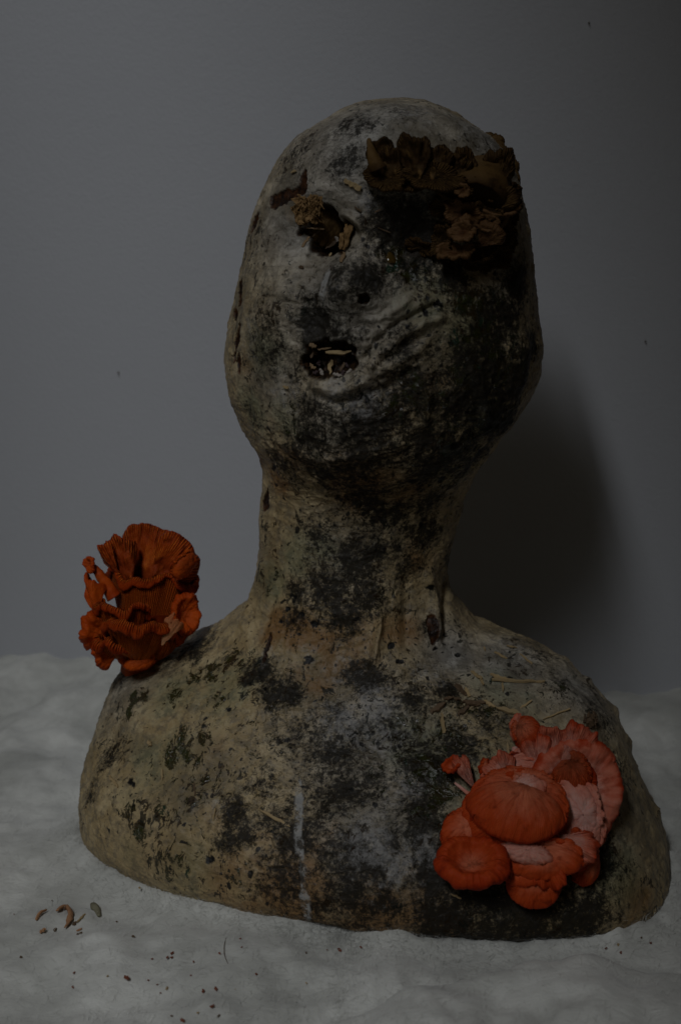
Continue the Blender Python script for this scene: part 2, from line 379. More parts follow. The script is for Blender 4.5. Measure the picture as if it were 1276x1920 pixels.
# more columns on the front half than on the back
nf = int(NPH * 0.72); phi = np.concatenate([np.linspace(math.pi, 2 * math.pi, nf, endpoint=False), np.linspace(0, math.pi, NPH - nf, endpoint=False)])
cen = 0.5 * (S[:, 0:3] + S[:, 3:6]); u = 0.5 * (S[:, 3:6] - S[:, 0:3])
uh = u.copy(); uh[:, 2] = 0; uh /= np.linalg.norm(uh, axis=1)[:, None] + 1e-9
vf = np.stack([uh[:, 1], -uh[:, 0], np.zeros(len(uh))], 1)         # to the front
cp, sp_ = np.cos(phi), np.sin(phi)
nL = np.minimum(S[:, 8], 1.98)
ee = np.where(cp[None] < 0, 2.0 / nL[:, None], 2.0 / S[:, 8][:, None])
cx = np.sign(cp)[None] * np.abs(cp)[None] ** ee; sx_ = np.abs(sp_)[None] ** ee
front = (sp_ < 0)
bd = np.where(front[None], S[:, 6][:, None], -S[:, 7][:, None]) * sx_
V = cen[:, None] + u[:, None] * cx[..., None] + vf[:, None] * bd[..., None]
V[..., 2] += np.where(front[None], S[:, 9][:, None] * sx_, 0)
def normals(V):
    du = np.roll(V, -1, 1) - np.roll(V, 1, 1); dv = np.gradient(V, axis=0); n = np.cross(du, dv)
    n /= np.linalg.norm(n, axis=-1)[..., None] + 1e-12
    if (n[NT_ // 2, 10] @ (V[NT_ // 2, 10] - cen[NT_ // 2])) < 0: n = -n
    return n
Nn = normals(V)
P = V.reshape(-1, 3); N = Nn.reshape(-1, 3)

class Surf:
    def __init__(s, P, N):
        s.P, s.N = P, N; s.x, s.y, s.z = project(P); s.f = ((CAM - P) * N).sum(1) > 0
    def hit(s, px, py):
        d = (s.x - px) ** 2 + (s.y - py) ** 2 + (~s.f) * 1e5
        c = d < 36
        if not c.any(): i = np.argmin(d)
        else:
            zi = np.where(c)[0]; zmin = s.z[zi].min(); zi = zi[s.z[zi] < zmin + 0.01]; i = zi[np.argmin(d[zi])]
        return s.P[i].copy(), s.N[i].copy()
S0 = Surf(P, N)
def blob(pts, r, P=P, S=None):
    """soft spots at places on the surface; r in photograph pixels"""
    S = S or S0; out = np.zeros(len(P))
    for q in pts:
        px, py = q[0], q[1]; rr = (q[2] if len(q) > 2 else r) / FPX; am = q[3] if len(q) > 3 else 1.0
        c, _ = S.hit(px, py); d2 = ((P - c) ** 2).sum(1); out = np.maximum(out, am * np.exp(-d2 / (rr * rr)))
    return out
def ell(px, py, rx, ry, rot=0.0, nz=0.25, nscale=90, off=0.0):
    """1 inside an uneven ellipse lying on the surface, about 0 outside; returns signed closeness"""
    c, n = S0.hit(px, py); a = math.radians(rot)
    q = P - c; lx = q @ RT; ly = -(q @ UP); x = lx * math.cos(a) + ly * math.sin(a); y = -lx * math.sin(a) + ly * math.cos(a)
    k = np.linalg.norm(c - CAM); rx = rx * k / FPX; ry = ry * k / FPX
    d = np.sqrt((x / rx) ** 2 + (y / ry) ** 2); near = (d < 3) & (np.abs(q @ n) < 0.06) & ((N @ n) > -0.1)
    out = np.full(len(P), -1.0); idx = np.where(near)[0]
    out[idx] = 1 - d[idx] + nz * fbm(P[idx], nscale, 3, off)
    return out
disp = np.zeros(len(P))
def bump_at(px, py, r, amp):
    global disp
    disp = disp + amp * blob([(px, py)], r)
# head features
bump_at(606, 446, 62, -.015); bump_at(775, 440, 95, -.018); bump_at(690, 400, 60, .006); bump_at(600, 350, 60, .005); bump_at(780, 350, 60, .005); bump_at(540, 560, 60, .005); bump_at(760, 560, 60, .005)
for (x, y, r, a) in ((655, 470, 30, .004), (652, 500, 32, .007), (650, 530, 34, .010), (648, 558, 34, .011), (700, 545, 30, .006), (690, 505, 26, .005), (610, 548, 26, .003)): bump_at(x, y, r, a)
bump_at(628, 690, 95, .007); bump_at(640, 800, 85, .009); bump_at(500, 600, 90, .003); bump_at(840, 640, 110, .004)
bump_at(600, 606, 30, -.006); bump_at(640, 620, 26, .003); bump_at(630, 738, 34, .005); bump_at(600, 735, 40, -.003)
bump_at(975, 660, 38, .007); bump_at(965, 720, 30, .004)
for (x, y, r, a) in ((530, 1290, 80, .004), (760, 1290, 80, .004), (640, 1250, 50, -.005), (700, 1560, 150, .004), (440, 1440, 130, .004), (1060, 1310, 60, .004), (820, 1230, 40, -.004)): bump_at(x, y, r, a)
# ribbed neck tendons
for k in range(8):
    f = k / 7; bump_at(800 + 18 * f, 1080 + 110 * f, 16, .0035); bump_at(765 - 5 * f, 1090 + 120 * f, 14, -.002); bump_at(712 - 12 * f, 1160 + 90 * f, 9, .002); bump_at(835 - 2 * f, 1090 + 110 * f, 16, -.003)
    bump_at(497 - 40 * f, 1060 + 110 * f, 15, .003); bump_at(520 - 30 * f, 1090 + 110 * f, 14, -.002)
def crease(pts, r, amp):
    for (a, b) in zip(pts[:-1], pts[1:]):
        n = max(2, int(math.hypot(b[0] - a[0], b[1] - a[1]) / (r * 0.7)))
        for k in range(n): f = k / n; bump_at(a[0] + (b[0] - a[0]) * f, a[1] + (b[1] - a[1]) * f, r, amp)
crease([(690, 690), (712, 660), (745, 632), (790, 605), (830, 590)], 8, .0016)
crease([(684, 672), (700, 645), (735, 612), (775, 590), (815, 572)], 6, -.0015)
crease([(600, 715), (640, 728), (680, 712), (715, 690), (760, 665), (800, 640)], 9, .0016)
crease([(610, 738), (660, 745), (720, 725), (770, 690)], 8, -.0017)
crease([(690, 600), (730, 590), (770, 560)], 6, .0008)
crease([(560, 480), (590, 500), (640, 496)], 9, .0014)
crease([(640, 400), (665, 415), (678, 430)], 8, .0022); crease([(632, 410), (655, 425), (668, 442)], 7, -.0020)
crumple = 1 - np.abs(fbm(P, 95, 3, 51.)) * 2.6
disp += np.clip(crumple, 0, 1) ** 3 * .0016 * blob([(690, 530, 42), (650, 520, 30), (700, 590, 34), (690, 650, 34), (735, 510, 26), (620, 735, 36), (590, 600, 30)], 30)
crease([(520, 560), (560, 570), (590, 566)], 6, -.0010); crease([(540, 830), (600, 850), (690, 845), (760, 820)], 14, .0016)
crease([(880, 800), (900, 840), (880, 890)], 12, -.0018); crease([(710, 1160), (704, 1200), (697, 1250)], 6, .0016)
crease([(880, 700), (905, 750), (900, 800)], 10, .0016); crease([(760, 700), (800, 740), (790, 800)], 9, .0014)
# overall unevenness, wrinkles, lapped paper edges
wr = 1 - np.abs(fbm(P * np.array([1, 1, 1.3]), 38, 3, 3.1)) * 2.2
disp += fbm(P, 9, 3, 1.7) * .0048 + fbm(P, 28, 3, 5.0) * .0018
rough_zone = blob([(700, 700, 160, 1), (760, 560, 120, 1), (700, 1560, 110, .8), (820, 1360, 90, 1), (520, 1520, 130, .7), (560, 1200, 100, .8), (880, 760, 120, .9), (940, 1240, 90, .5), (560, 840, 110, .8)], 100)
disp += np.clip(wr, 0, 1) ** 4 * (.0005 + .0016 * rough_zone)
wr2 = 1 - np.abs(fbm(P * np.array([.55, .55, 1.9]) + .01 * fbm(P, 20, 2, 40.)[:, None], 75, 3, 13.)) * 2.4
for (x, y, rr_, a_) in ((1100, 1278, 16, .004), (1128, 1300, 12, -.003), (1150, 1330, 16, .004), (1060, 1240, 18, .003), (1030, 1228, 12, -.002), (1175, 1390, 18, .003), (960, 1200, 14, .0025), (415, 1168, 12, .003), (395, 1185, 10, -.002), (1225, 1520, 16, .003), (180, 1400, 20, .003), (165, 1460, 14, -.002), (988, 430, 9, .0025), (994, 500, 8, .002)): bump_at(x, y, rr_, a_)
neckz = blob([(560, 1270, 90), (620, 1270, 90), (700, 720, 100), (560, 560, 80), (480, 1560, 80), (660, 900, 120), (760, 1280, 60)], 90)
disp += np.clip(wr2, 0, 1) ** 5 * (.0006 + .0010 * neckz)
disp += sstep(fbm(P, 24, 3, 9.0), .06, .075) * .00045 + sstep(fbm(P, 17, 2, 19.0), -.1, -.085) * .0004
disp += fbm(P, 180, 3, 2.0) * (.00028 + .0006 * rough_zone)
A = {}
# openings
cav = np.zeros(len(P)); tear = np.zeros(len(P)); black = np.zeros(len(P))
eye = np.maximum(ell(605, 442, 50, 36, 8, .42, 110), ell(596, 410, 30, 30, 0, .3, 80)); mouth = ell(623, 673, 50, 36, 4, .42, 110)
nost = ell(686, 556, 12, 11, 0, 1.0, 170)
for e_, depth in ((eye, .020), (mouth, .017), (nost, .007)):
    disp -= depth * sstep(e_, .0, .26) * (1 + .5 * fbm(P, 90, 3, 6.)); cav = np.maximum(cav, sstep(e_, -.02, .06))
    disp += (.0012 if depth > .02 else 0) * np.exp(-((e_ + .12) / .12) ** 2)
t1 = np.maximum.reduce([ell(527, 372, 22, 17, -10, .5, 120), ell(556, 363, 26, 10, -14, .5, 120), ell(571, 344, 9, 24, 14, .4, 120), ell(483, 424, 5, 18, 20, .5, 120), ell(455, 550, 5, 28, 4, .8, 130),
     ell(449, 640, 6, 32, 12, .9, 130), ell(452, 680, 4, 24, -4, .9, 130), ell(444, 590, 4, 14, 0, .8, 130), ell(498, 940, 6, 20, 8, .6, 120), ell(807, 1180, 9, 32, -12, .4, 120), ell(503, 1215, 5, 30, 12, .6, 120)])
tear = sstep(t1, -.02, .06); disp -= .0016 * sstep(t1, 0, .15)
A['cav'] = cav; A['tear'] = tear
# black dots with a body of their own
bl = np.full(len(P), -1.0)
for (x, y, r) in ((580, 1237, 13), (731, 1212, 9), (746, 1243, 9), (857, 1228, 7), (433, 1335, 7), (394, 1613, 13), (800, 1100, 8), (815, 1215, 7), (515, 875, 8), (817, 570, 11), (796, 588, 7), (797, 557, 6), (760, 610, 6), (715, 460, 5), (838, 640, 6), (690, 745, 6),
                  (905, 880, 9), (826, 900, 10), (850, 830, 9), (790, 985, 7), (870, 770, 6), (540, 1140, 7), (528, 1165, 6), (553, 1120, 6), (566, 1150, 7), (590, 1170, 8), (512, 1130, 5), (560, 1190, 6), (500, 1295, 6), (250, 1468, 9)):
    bl = np.maximum(bl, ell(x, y, r * .8, r * random.uniform(.45, .9), random.uniform(-40, 40), 1.0, 240, x))
A['black'] = sstep(bl, -.02, .10); disp -= .0006 * sstep(bl, 0, .3)
A['strip'] = sstep(np.maximum.reduce([ell(560, 1530, 9, 62, 0, .3, 160), ell(567, 1620, 6, 50, -4, .8, 200), ell(576, 1695, 9, 42, -6, .4, 160), ell(615, 535, 9, 34, 4, .3, 140)]), 0, .15) * .9
disp += A['strip'] * .0002
Vd = P + N * disp[:, None]
# stains; the mould layer also holds painted shade
A['mold_shade'] = np.clip(1.12 * blob([  # mould, plus shade painted on right cheek, eye socket, neck, under nose and chest
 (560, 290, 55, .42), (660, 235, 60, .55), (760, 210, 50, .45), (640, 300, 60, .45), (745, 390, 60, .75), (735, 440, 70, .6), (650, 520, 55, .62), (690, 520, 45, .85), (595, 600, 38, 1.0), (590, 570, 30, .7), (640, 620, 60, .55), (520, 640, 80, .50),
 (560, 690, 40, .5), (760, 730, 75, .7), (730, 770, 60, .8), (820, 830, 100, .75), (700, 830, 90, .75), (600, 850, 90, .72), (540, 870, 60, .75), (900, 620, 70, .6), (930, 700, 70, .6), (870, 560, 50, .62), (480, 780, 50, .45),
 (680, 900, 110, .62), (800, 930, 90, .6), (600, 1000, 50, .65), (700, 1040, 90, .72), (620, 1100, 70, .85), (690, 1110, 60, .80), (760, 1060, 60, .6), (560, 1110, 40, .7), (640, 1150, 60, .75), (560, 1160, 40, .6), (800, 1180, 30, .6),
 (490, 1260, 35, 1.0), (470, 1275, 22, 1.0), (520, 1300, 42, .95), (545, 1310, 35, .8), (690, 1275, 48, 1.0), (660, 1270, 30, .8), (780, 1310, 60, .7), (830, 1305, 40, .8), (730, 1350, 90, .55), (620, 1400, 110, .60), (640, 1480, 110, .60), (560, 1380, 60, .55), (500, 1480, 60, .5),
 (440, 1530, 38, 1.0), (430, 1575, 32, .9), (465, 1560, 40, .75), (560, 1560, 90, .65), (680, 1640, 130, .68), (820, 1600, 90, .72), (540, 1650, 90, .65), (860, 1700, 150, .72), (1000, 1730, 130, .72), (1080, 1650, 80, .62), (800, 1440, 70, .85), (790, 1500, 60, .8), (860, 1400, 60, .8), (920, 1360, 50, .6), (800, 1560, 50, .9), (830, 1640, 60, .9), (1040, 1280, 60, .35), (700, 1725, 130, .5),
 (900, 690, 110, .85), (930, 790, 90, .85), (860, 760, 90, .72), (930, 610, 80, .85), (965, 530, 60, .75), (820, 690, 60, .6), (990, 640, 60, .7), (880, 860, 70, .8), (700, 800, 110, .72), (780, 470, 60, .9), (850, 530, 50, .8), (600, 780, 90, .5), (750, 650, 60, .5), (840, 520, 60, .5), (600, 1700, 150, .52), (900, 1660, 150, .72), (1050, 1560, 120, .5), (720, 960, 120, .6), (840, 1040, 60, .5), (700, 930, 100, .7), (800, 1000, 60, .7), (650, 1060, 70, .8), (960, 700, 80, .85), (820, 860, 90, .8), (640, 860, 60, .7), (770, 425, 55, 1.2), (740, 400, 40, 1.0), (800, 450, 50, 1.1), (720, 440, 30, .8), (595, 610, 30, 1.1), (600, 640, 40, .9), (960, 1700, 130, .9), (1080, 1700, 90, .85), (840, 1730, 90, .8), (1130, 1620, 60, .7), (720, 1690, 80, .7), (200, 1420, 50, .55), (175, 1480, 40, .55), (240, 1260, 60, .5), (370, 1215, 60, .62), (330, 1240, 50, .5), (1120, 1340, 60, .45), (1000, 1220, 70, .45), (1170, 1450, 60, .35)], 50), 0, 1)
A['mold_shade'] = np.minimum(A['mold_shade'], .92) * (.95 + .50 * fbm(P, 42, 4, 61.))
A['mold_shade'] *= 1 - .08 * blob([(620, 1010, 120), (680, 1100, 110), (560, 1120, 60), (490, 1265, 50), (700, 1270, 50)], 60)
A['grey'] = np.clip(blob([(700, 260, 260, 1), (560, 400, 160, 1), (640, 560, 190, .95), (520, 700, 110, .7), (620, 780, 110, .7), (900, 260, 140, 1), (960, 480, 120, .8), (700, 1400, 150, .85), (720, 1560, 160, .85), (850, 1230, 90, 1), (950, 1250, 120, .95), (1080, 1300, 120, .9), (1100, 1500, 140, .6), (640, 1050, 90, .5), (230, 1290, 90, .6)], 100), 0, 1)
A['warm'] = np.clip(1.25 * blob([(560, 1700, 150, .6), (700, 1735, 120, .6), (330, 1600, 80, .4), (420, 1650, 90, .45), (1200, 1690, 60, .5), (640, 1230, 80, .5), (600, 1290, 70, .35), (420, 1420, 90, .25), (520, 900, 60, .5), (560, 860, 60, .5), (680, 900, 90, .6), (660, 930, 60, .55), (760, 920, 80, .5), (780, 1050, 60, .45), (520, 1175, 45, .85), (560, 1180, 50, .8), (600, 1200, 50, .6), (660, 1200, 70, .5), (740, 1180, 60, .5), (570, 1270, 50, .35), (470, 680, 45, .35), (480, 850, 50, .5),
 (540, 400, 30, .3), (800, 740, 90, .3), (400, 1560, 90, .28), (560, 1720, 130, .5), (760, 1740, 130, .5), (820, 1740, 90, .5), (1190, 1700, 70, .5), (260, 1600, 90, .3), (1060, 1750, 120, .3), (300, 1500, 90, .25)], 60), 0, 1)
A['green'] = np.clip(1.2 * blob([(500, 660, 60, .6), (480, 760, 60, .6), (540, 780, 60, .5), (560, 1040, 60, .7), (510, 1090, 50, .7), (600, 1040, 50, .6), (800, 560, 70, .6), (870, 600, 70, .7), (900, 780, 90, .6), (850, 880, 80, .5), (430, 1290, 90, .6), (300, 1430, 100, .5), (350, 1620, 90, .5), (940, 1300, 80, .5), (790, 1390, 90, .6), (960, 1520, 200, .5), (1150, 1640, 90, .6), (250, 1600, 60, .4), (330, 1300, 80, .6)], 60), 0, 1)
A['white'] = np.clip(blob([(700, 1330, 45, .75), (650, 1350, 60, .6), (720, 1390, 50, .6), (690, 1580, 60, .6), (740, 1620, 50, .6), (800, 1270, 45, .5), (640, 1250, 60, .35), (690, 745, 45, .55), (540, 730, 40, .5), (690, 380, 40, .45), (640, 725, 30, .7), (560, 240, 80, .35), (770, 215, 60, .4), (880, 250, 60, .4), (480, 620, 40, .35), (800, 1600, 40, .55), (960, 1215, 60, .4), (640, 540, 25, .3), (405, 1520, 24, .5), (500, 1230, 30, .4), (765, 1480, 50, .5), (590, 1230, 50, .3)], 50), 0, 1)
A['moss'] = np.clip(1.14 * blob([(345, 1405, 34, .62), (325, 1425, 30, .66), (370, 1430, 28, .60), (385, 1390, 26, .50), (390, 1470, 22, .5), (350, 1370, 24, .4), (400, 1255, 36, .62), (430, 1240, 34, .58), (370, 1270, 36, .50), (450, 1250, 26, .45), (330, 1300, 40, .42), (260, 1310, 34, .55), (240, 1340, 24, .55), (420, 1310, 26, .35), (240, 1525, 24, .62), (300, 1520, 24, .48), (265, 1560, 30, .55), (310, 1540, 26, .40), (320, 1620, 50, .42), (370, 1600, 40, .40), (450, 1640, 40, .36),
 (740, 490, 34, .60), (770, 515, 26, .60), (800, 515, 24, .5), (880, 570, 50, .56), (900, 620, 60, .56), (860, 640, 40, .48), (760, 735, 40, .52), (735, 765, 28, .60), (800, 740, 50, .48), (860, 700, 50, .42), (940, 680, 60, .46), (830, 820, 60, .42), (770, 700, 40, .36), (930, 560, 50, .46), (880, 800, 50, .36), (560, 800, 50, .30), (500, 690, 50, .26), (520, 780, 40, .28),
 (800, 1450, 50, .60), (830, 1490, 36, .66), (760, 1430, 40, .46), (790, 1530, 36, .45), (760, 1370, 50, .42), (840, 1380, 46, .42), (720, 1450, 40, .3), (1050, 1310, 34, .48), (1070, 1315, 20, .46), (840, 1560, 40, .56), (900, 1330, 60, .38), (1110, 1620, 60, .35), (560, 1230, 50, .25), (340, 1490, 120, .24), (480, 1380, 100, .20), (500, 1090, 50, .28)], 40), 0, 1)
A['dots'] = np.clip(blob([(560, 1120, 60, .75), (540, 1160, 50, .8), (600, 1160, 50, .7), (570, 1020, 50, .55), (520, 1060, 60, .35), (660, 980, 90, .45), (790, 600, 70, .55), (800, 560, 50, .55), (760, 690, 80, .45), (840, 900, 90, .5), (780, 960, 80, .4), (880, 820, 60, .5), (480, 1270, 50, .4), (620, 1220, 90, .35), (780, 1250, 90, .35), (640, 1400, 120, .4), (400, 1500, 110, .25), (300, 1400, 150, .16), (420, 1610, 90, .38), (480, 1380, 90, .15), (900, 1300, 90, .25), (950, 560, 90, .4), (970, 700, 80, .4), (700, 480, 50, .3), (730, 1340, 70, .3), (600, 860, 110, .35), (520, 900, 60, .4)], 60), 0, 1)
S1 = Surf(Vd, normals(Vd.reshape(NT_, NPH, 3)).reshape(-1, 3))
hit = S1.hit
Fq = grid_faces(NPH, NT_, True)
bottom = [len(Vd)]; top_c = Vd[:NPH].mean(0); bot_c = Vd[-NPH:].mean(0)
allV = np.vstack([Vd, top_c, bot_c]); nV = len(Vd)

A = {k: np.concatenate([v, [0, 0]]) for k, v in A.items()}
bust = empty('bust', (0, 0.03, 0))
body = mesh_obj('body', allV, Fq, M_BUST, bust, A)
tag(bust, 'mouldy paper covered head and shoulders bust standing on white wadding', 'sculpture')

# ------------------------------------------------------------ the wadding, pressed down under the bust
def felt():
    nx, ny = 520, 380
    xs = np.linspace(-1.5, 1.5, nx); ys = np.concatenate([np.linspace(-0.98, -0.35, 90, endpoint=False), np.linspace(-0.35, 0.72, ny - 90)])
    xs = np.sign(xs) * (np.abs(xs) / 1.5) ** 1.5 * 1.5
    X, Y = np.meshgrid(xs, ys); Pg = np.stack([X.ravel(), Y.ravel(), np.zeros(X.size)], 1)
    z = fbm(Pg, 4.5, 3, 4.4) * .013 + fbm(Pg * np.array([1, .75, 1]), 17, 3, 8.8) * .013 + fbm(Pg * np.array([1, .7, 1]), 36, 3, 18.8) * .0055 + fbm(Pg, 60, 3, 1.1) * .0022
    rise = 1 - sstep(((Pg - WL) @ wn), 0.0, 0.16); z += rise * (.020 + .010 * fbm(Pg, 9, 3, 77.))
    # outline of the bust near the ground
    ring = Vd.reshape(NT_, NPH, 3)[-14][:, :2][::6]
    from_c = Pg[:, :2] - ring.mean(0); ang = np.arctan2(from_c[:, 1], from_c[:, 0]); ra = ring - ring.mean(0); aa = np.arctan2(ra[:, 1], ra[:, 0]); o = np.argsort(aa)
    rr = np.interp(ang, aa[o], np.linalg.norm(ra, axis=1)[o], period=2 * math.pi); dist = np.linalg.norm(from_c, axis=1) - rr
    z = z * (0.25 + 0.75 * sstep(dist, 0.0, 0.06)) + .007 * (1 + 1.2 * fbm(Pg, 40, 3, 5.5)) * np.exp(-((dist - .008) / .010) ** 2) - .012 * (dist < -0.004)
    # a fold of the wadding in front on the right
    q = [at_z(560, 1925, 0), at_z(800, 1880, 0), at_z(960, 1850, 0), at_z(1120, 1838, 0), at_z(1290, 1850, 0)]
    xq = np.array([p[0] for p in q]); yq = np.array([p[1] for p in q]); dy = Pg[:, 1] - np.interp(Pg[:, 0], xq, yq)
    on = sstep(Pg[:, 0], xq[0] - .02, xq[0] + .10)
    z += on * (.026 * sstep(-dy, 0.0, .022) - .005 * np.exp(-((dy - .002) / .009) ** 2))
    Pg[:, 2] = z
    o = mesh_obj('wadding_blanket', Pg, grid_faces(nx, ny), mat_felt())
    md = o.modifiers.new('thickness', 'SOLIDIFY'); md.thickness = 0.012; md.offset = -1
    # loose fibres standing out of the wadding
    rs = np.random.RandomState(5); nfb = 60000
    cand = np.where((np.abs(Pg[:, 0]) < .55) & (Pg[:, 1] > -.5))[0]; wgt = np.exp(-((dist[cand] - .006) / .02) ** 2) * 3 + .5; near = dist[cand] > -.002
    idx = rs.choice(cand[near], nfb, p=(wgt[near] / wgt[near].sum())); b0 = Pg[idx] + rs.uniform(-.004, .004, (nfb, 3)) * [1, 1, 0]
    an = rs.uniform(0, 6.283, nfb); ln = rs.uniform(.003, .010, nfb); dr = np.stack([np.cos(an), np.sin(an), rs.uniform(.1, .9, nfb)], 1); sd = np.stack([-np.sin(an), np.cos(an), 0 * an], 1) * .00008
    p1 = b0 + dr * (ln * .5)[:, None]; p2 = p1 + (dr * [1, 1, .1] + sd * 5000 * rs.uniform(-1, 1, (nfb, 1))) * (ln * .5)[:, None]
    b0[:, 2] -= .001
    VF = np.stack([b0 - sd, b0 + sd, p1 + sd, p1 - sd, p2 + sd * .5, p2 - sd * .5], 1).reshape(-1, 3); k6 = np.arange(nfb)[:, None] * 6
    FF = np.vstack([k6 + [0, 1, 2, 3], k6 + [3, 2, 4, 5]])
    fo = mesh_obj('fibres', VF, FF, o.data.materials[0], o); fo['kind'] = 'stuff'
    tag(o, 'white fluffy wadding sheet spread under the bust up to the wall', 'blanket')
    return Pg
PG = felt()
def felt_z(x, y):
    i = np.argmin((PG[:, 0] - x) ** 2 + (PG[:, 1] - y) ** 2); return PG[i, 2]

# ------------------------------------------------------------ mushrooms
def rotv(v, ax, a): return v * math.cos(a) + np.cross(ax, v) * math.sin(a) + ax * (ax @ v) * (1 - math.cos(a))
_seed = [0]
def cap(parent, mat, px, py, rx, ry, prof='dome', rot=0, yaw=0, pitch=0, depth=None, lift=0.0, hz=0.5, arc=(0, 360), ruf=(0.08, 5), edge=0.08, wrap=0.0, gill=0.0, ng=60, roll=0.14, name='cap', thick=.0012, label=None, gz=0.0, off=None, crk=.13):
    """one mushroom cap; radii in photograph pixels, heights as fractions of the radius"""
    _seed[0] += 1; rs = np.random.RandomState(100 + _seed[0])
    if depth is None: c, _ = hit(px, py); c = c - ray(px, py) * lift
    else: c = at_y(px, py, depth)
    k = ((c - CAM) @ FW) / FPX; rx, ry = rx * k, ry * k; R0 = 0.5 * (rx + ry)
    n = -ray(px, py); U = np.cross(UP, n); U /= np.linalg.norm(U); Vv = np.cross(n, U)      # U right, Vv up
    a = math.radians(rot); U, Vv = U * math.cos(a) - Vv * math.sin(a), U * math.sin(a) + Vv * math.cos(a)   # clockwise on the picture
    Wx, Wy = np.array([1.0, 0, 0]), UP
    for ax, an in ((Wy, yaw), (Wx, pitch)):
        an = math.radians(an); n, U, Vv = rotv(n, ax, an), rotv(U, ax, an), rotv(Vv, ax, an)
    full = arc[1] - arc[0] >= 359.9
    nu = 220 if gill == 0 or gz == 0 else 420; ns = 44
    ph = np.radians(np.linspace(arc[0], arc[1], nu + 1)); s = np.linspace(0.0 if not full else 0.01, 1, ns)
    if full: ph = ph[:-1]
    PH, SS = np.meshgrid(ph, s)
    if prof == 'dome': th = SS * math.radians(118); R = np.sin(th); R = np.where(th > math.pi / 2, 1 - (1 - R) * 1.4, R); H = hz * (np.cos(th)) 
    elif prof == 'flat': th = SS * math.radians(100); R = SS ** .9; H = -hz * SS ** 3
    else:
        s0 = 0.72; q = np.clip(SS / s0, 0, 1); b = np.clip((SS - s0) / (1 - s0), 0, 1) * math.radians(165)
        R = (1 - roll) * q + roll * np.sin(b); H = hz * q ** 2 - roll * 0.9 * (1 - np.cos(b))
    if prof in ('dome', 'flat') and off is None: off = (rs.uniform(-.25, .25), .55)
    tt_ = (PH - ph[0]) / (math.radians(arc[1] - arc[0])) * 2 - 1
    # uneven outline and ruffles
    cph, sph = np.cos(PH), np.sin(PH)
    en = fbm(np.stack([cph.ravel() * 1.4, sph.ravel() * 1.4, np.full(PH.size, _seed[0] * 3.7)], 1), 1.5, 4).reshape(PH.shape)
    R = R * (1 + edge * 2.2 * en * SS ** 1.5)
    f = ruf[1]; p1, p2 = rs.uniform(0, 6.28, 2)
    amp = ruf[0] * (1 + 0.8 * fbm(np.stack([cph.ravel(), sph.ravel(), np.full(PH.size, _seed[0] * 1.3)], 1), 1.7, 2).reshape(PH.shape))
    H = H + amp * SS ** 2 * (np.sin(f * PH + p1) + 0.45 * np.sin((2 * f + 1) * PH + p2))
    small = fbm(np.stack([(R * cph).ravel(), (R * sph).ravel(), np.full(PH.size, _seed[0] * 2.1)], 1), 3.5, 4).reshape(PH.shape)
    big = fbm(np.stack([(R * cph).ravel(), (R * sph).ravel(), np.full(PH.size, _seed[0] * 5.3)], 1), 1.3, 2).reshape(PH.shape)
    cr = fbm(np.stack([cph.ravel() * 3.2, sph.ravel() * 3.2, SS.ravel() * 1.2 + _seed[0] * 7.7], 1), 2.6, 3).reshape(PH.shape)
    H = H + small * 0.10 + big * 0.16 + cr * crk * SS ** 3; R = R * (1 + .05 * cr * SS ** 4)
    uu = (PH - ph[0]) / math.radians(arc[1] - arc[0]) * ng
    if gz: H = H + gz * (0.5 + 0.5 * np.cos(2 * math.pi * uu + 2 * small * 1.6)) * np.sin(np.clip((SS - .1) / .68, 0, 1) * math.pi) ** .5
    if not full and arc[1] - arc[0] < 200: R = R * (1 - .22 * np.abs(tt_) ** 5); H = H - .22 * np.abs(tt_) ** 4 * SS
    xo, yo = R * cph, R * sph
    if off is not None:
        fall = np.clip(1 - SS ** 2, 0, 1) ** 1.3; xo = xo + off[0] * fall; yo = yo + off[1] * fall
        if prof == 'dome': H = H + np.where(th < math.pi / 2, hz * (np.sqrt(np.clip(1 - np.minimum(xo ** 2 + yo ** 2, 1), 0, 1)) - np.cos(th)), 0)
    X, Yy = xo * rx, yo * ry
    H = H * R0 + wrap * X * X / max(rx, 1e-6)
    W = c + X[..., None] * U + Yy[..., None] * Vv + H[..., None] * n
    nu_ = W.shape[1]
    F = grid_faces(nu_, ns, full)
    o = mesh_obj(name, W.reshape(-1, 3), F, mat, parent, {'gill': np.full(W.shape[0] * nu_, gill)}, np.stack([uu.ravel(), SS.ravel()], 1))
    md = o.modifiers.new('thickness', 'SOLIDIFY'); md.thickness = thick; md.offset = -1 if prof == 'dome' else 0
    if label: o['label'] = label
    return o

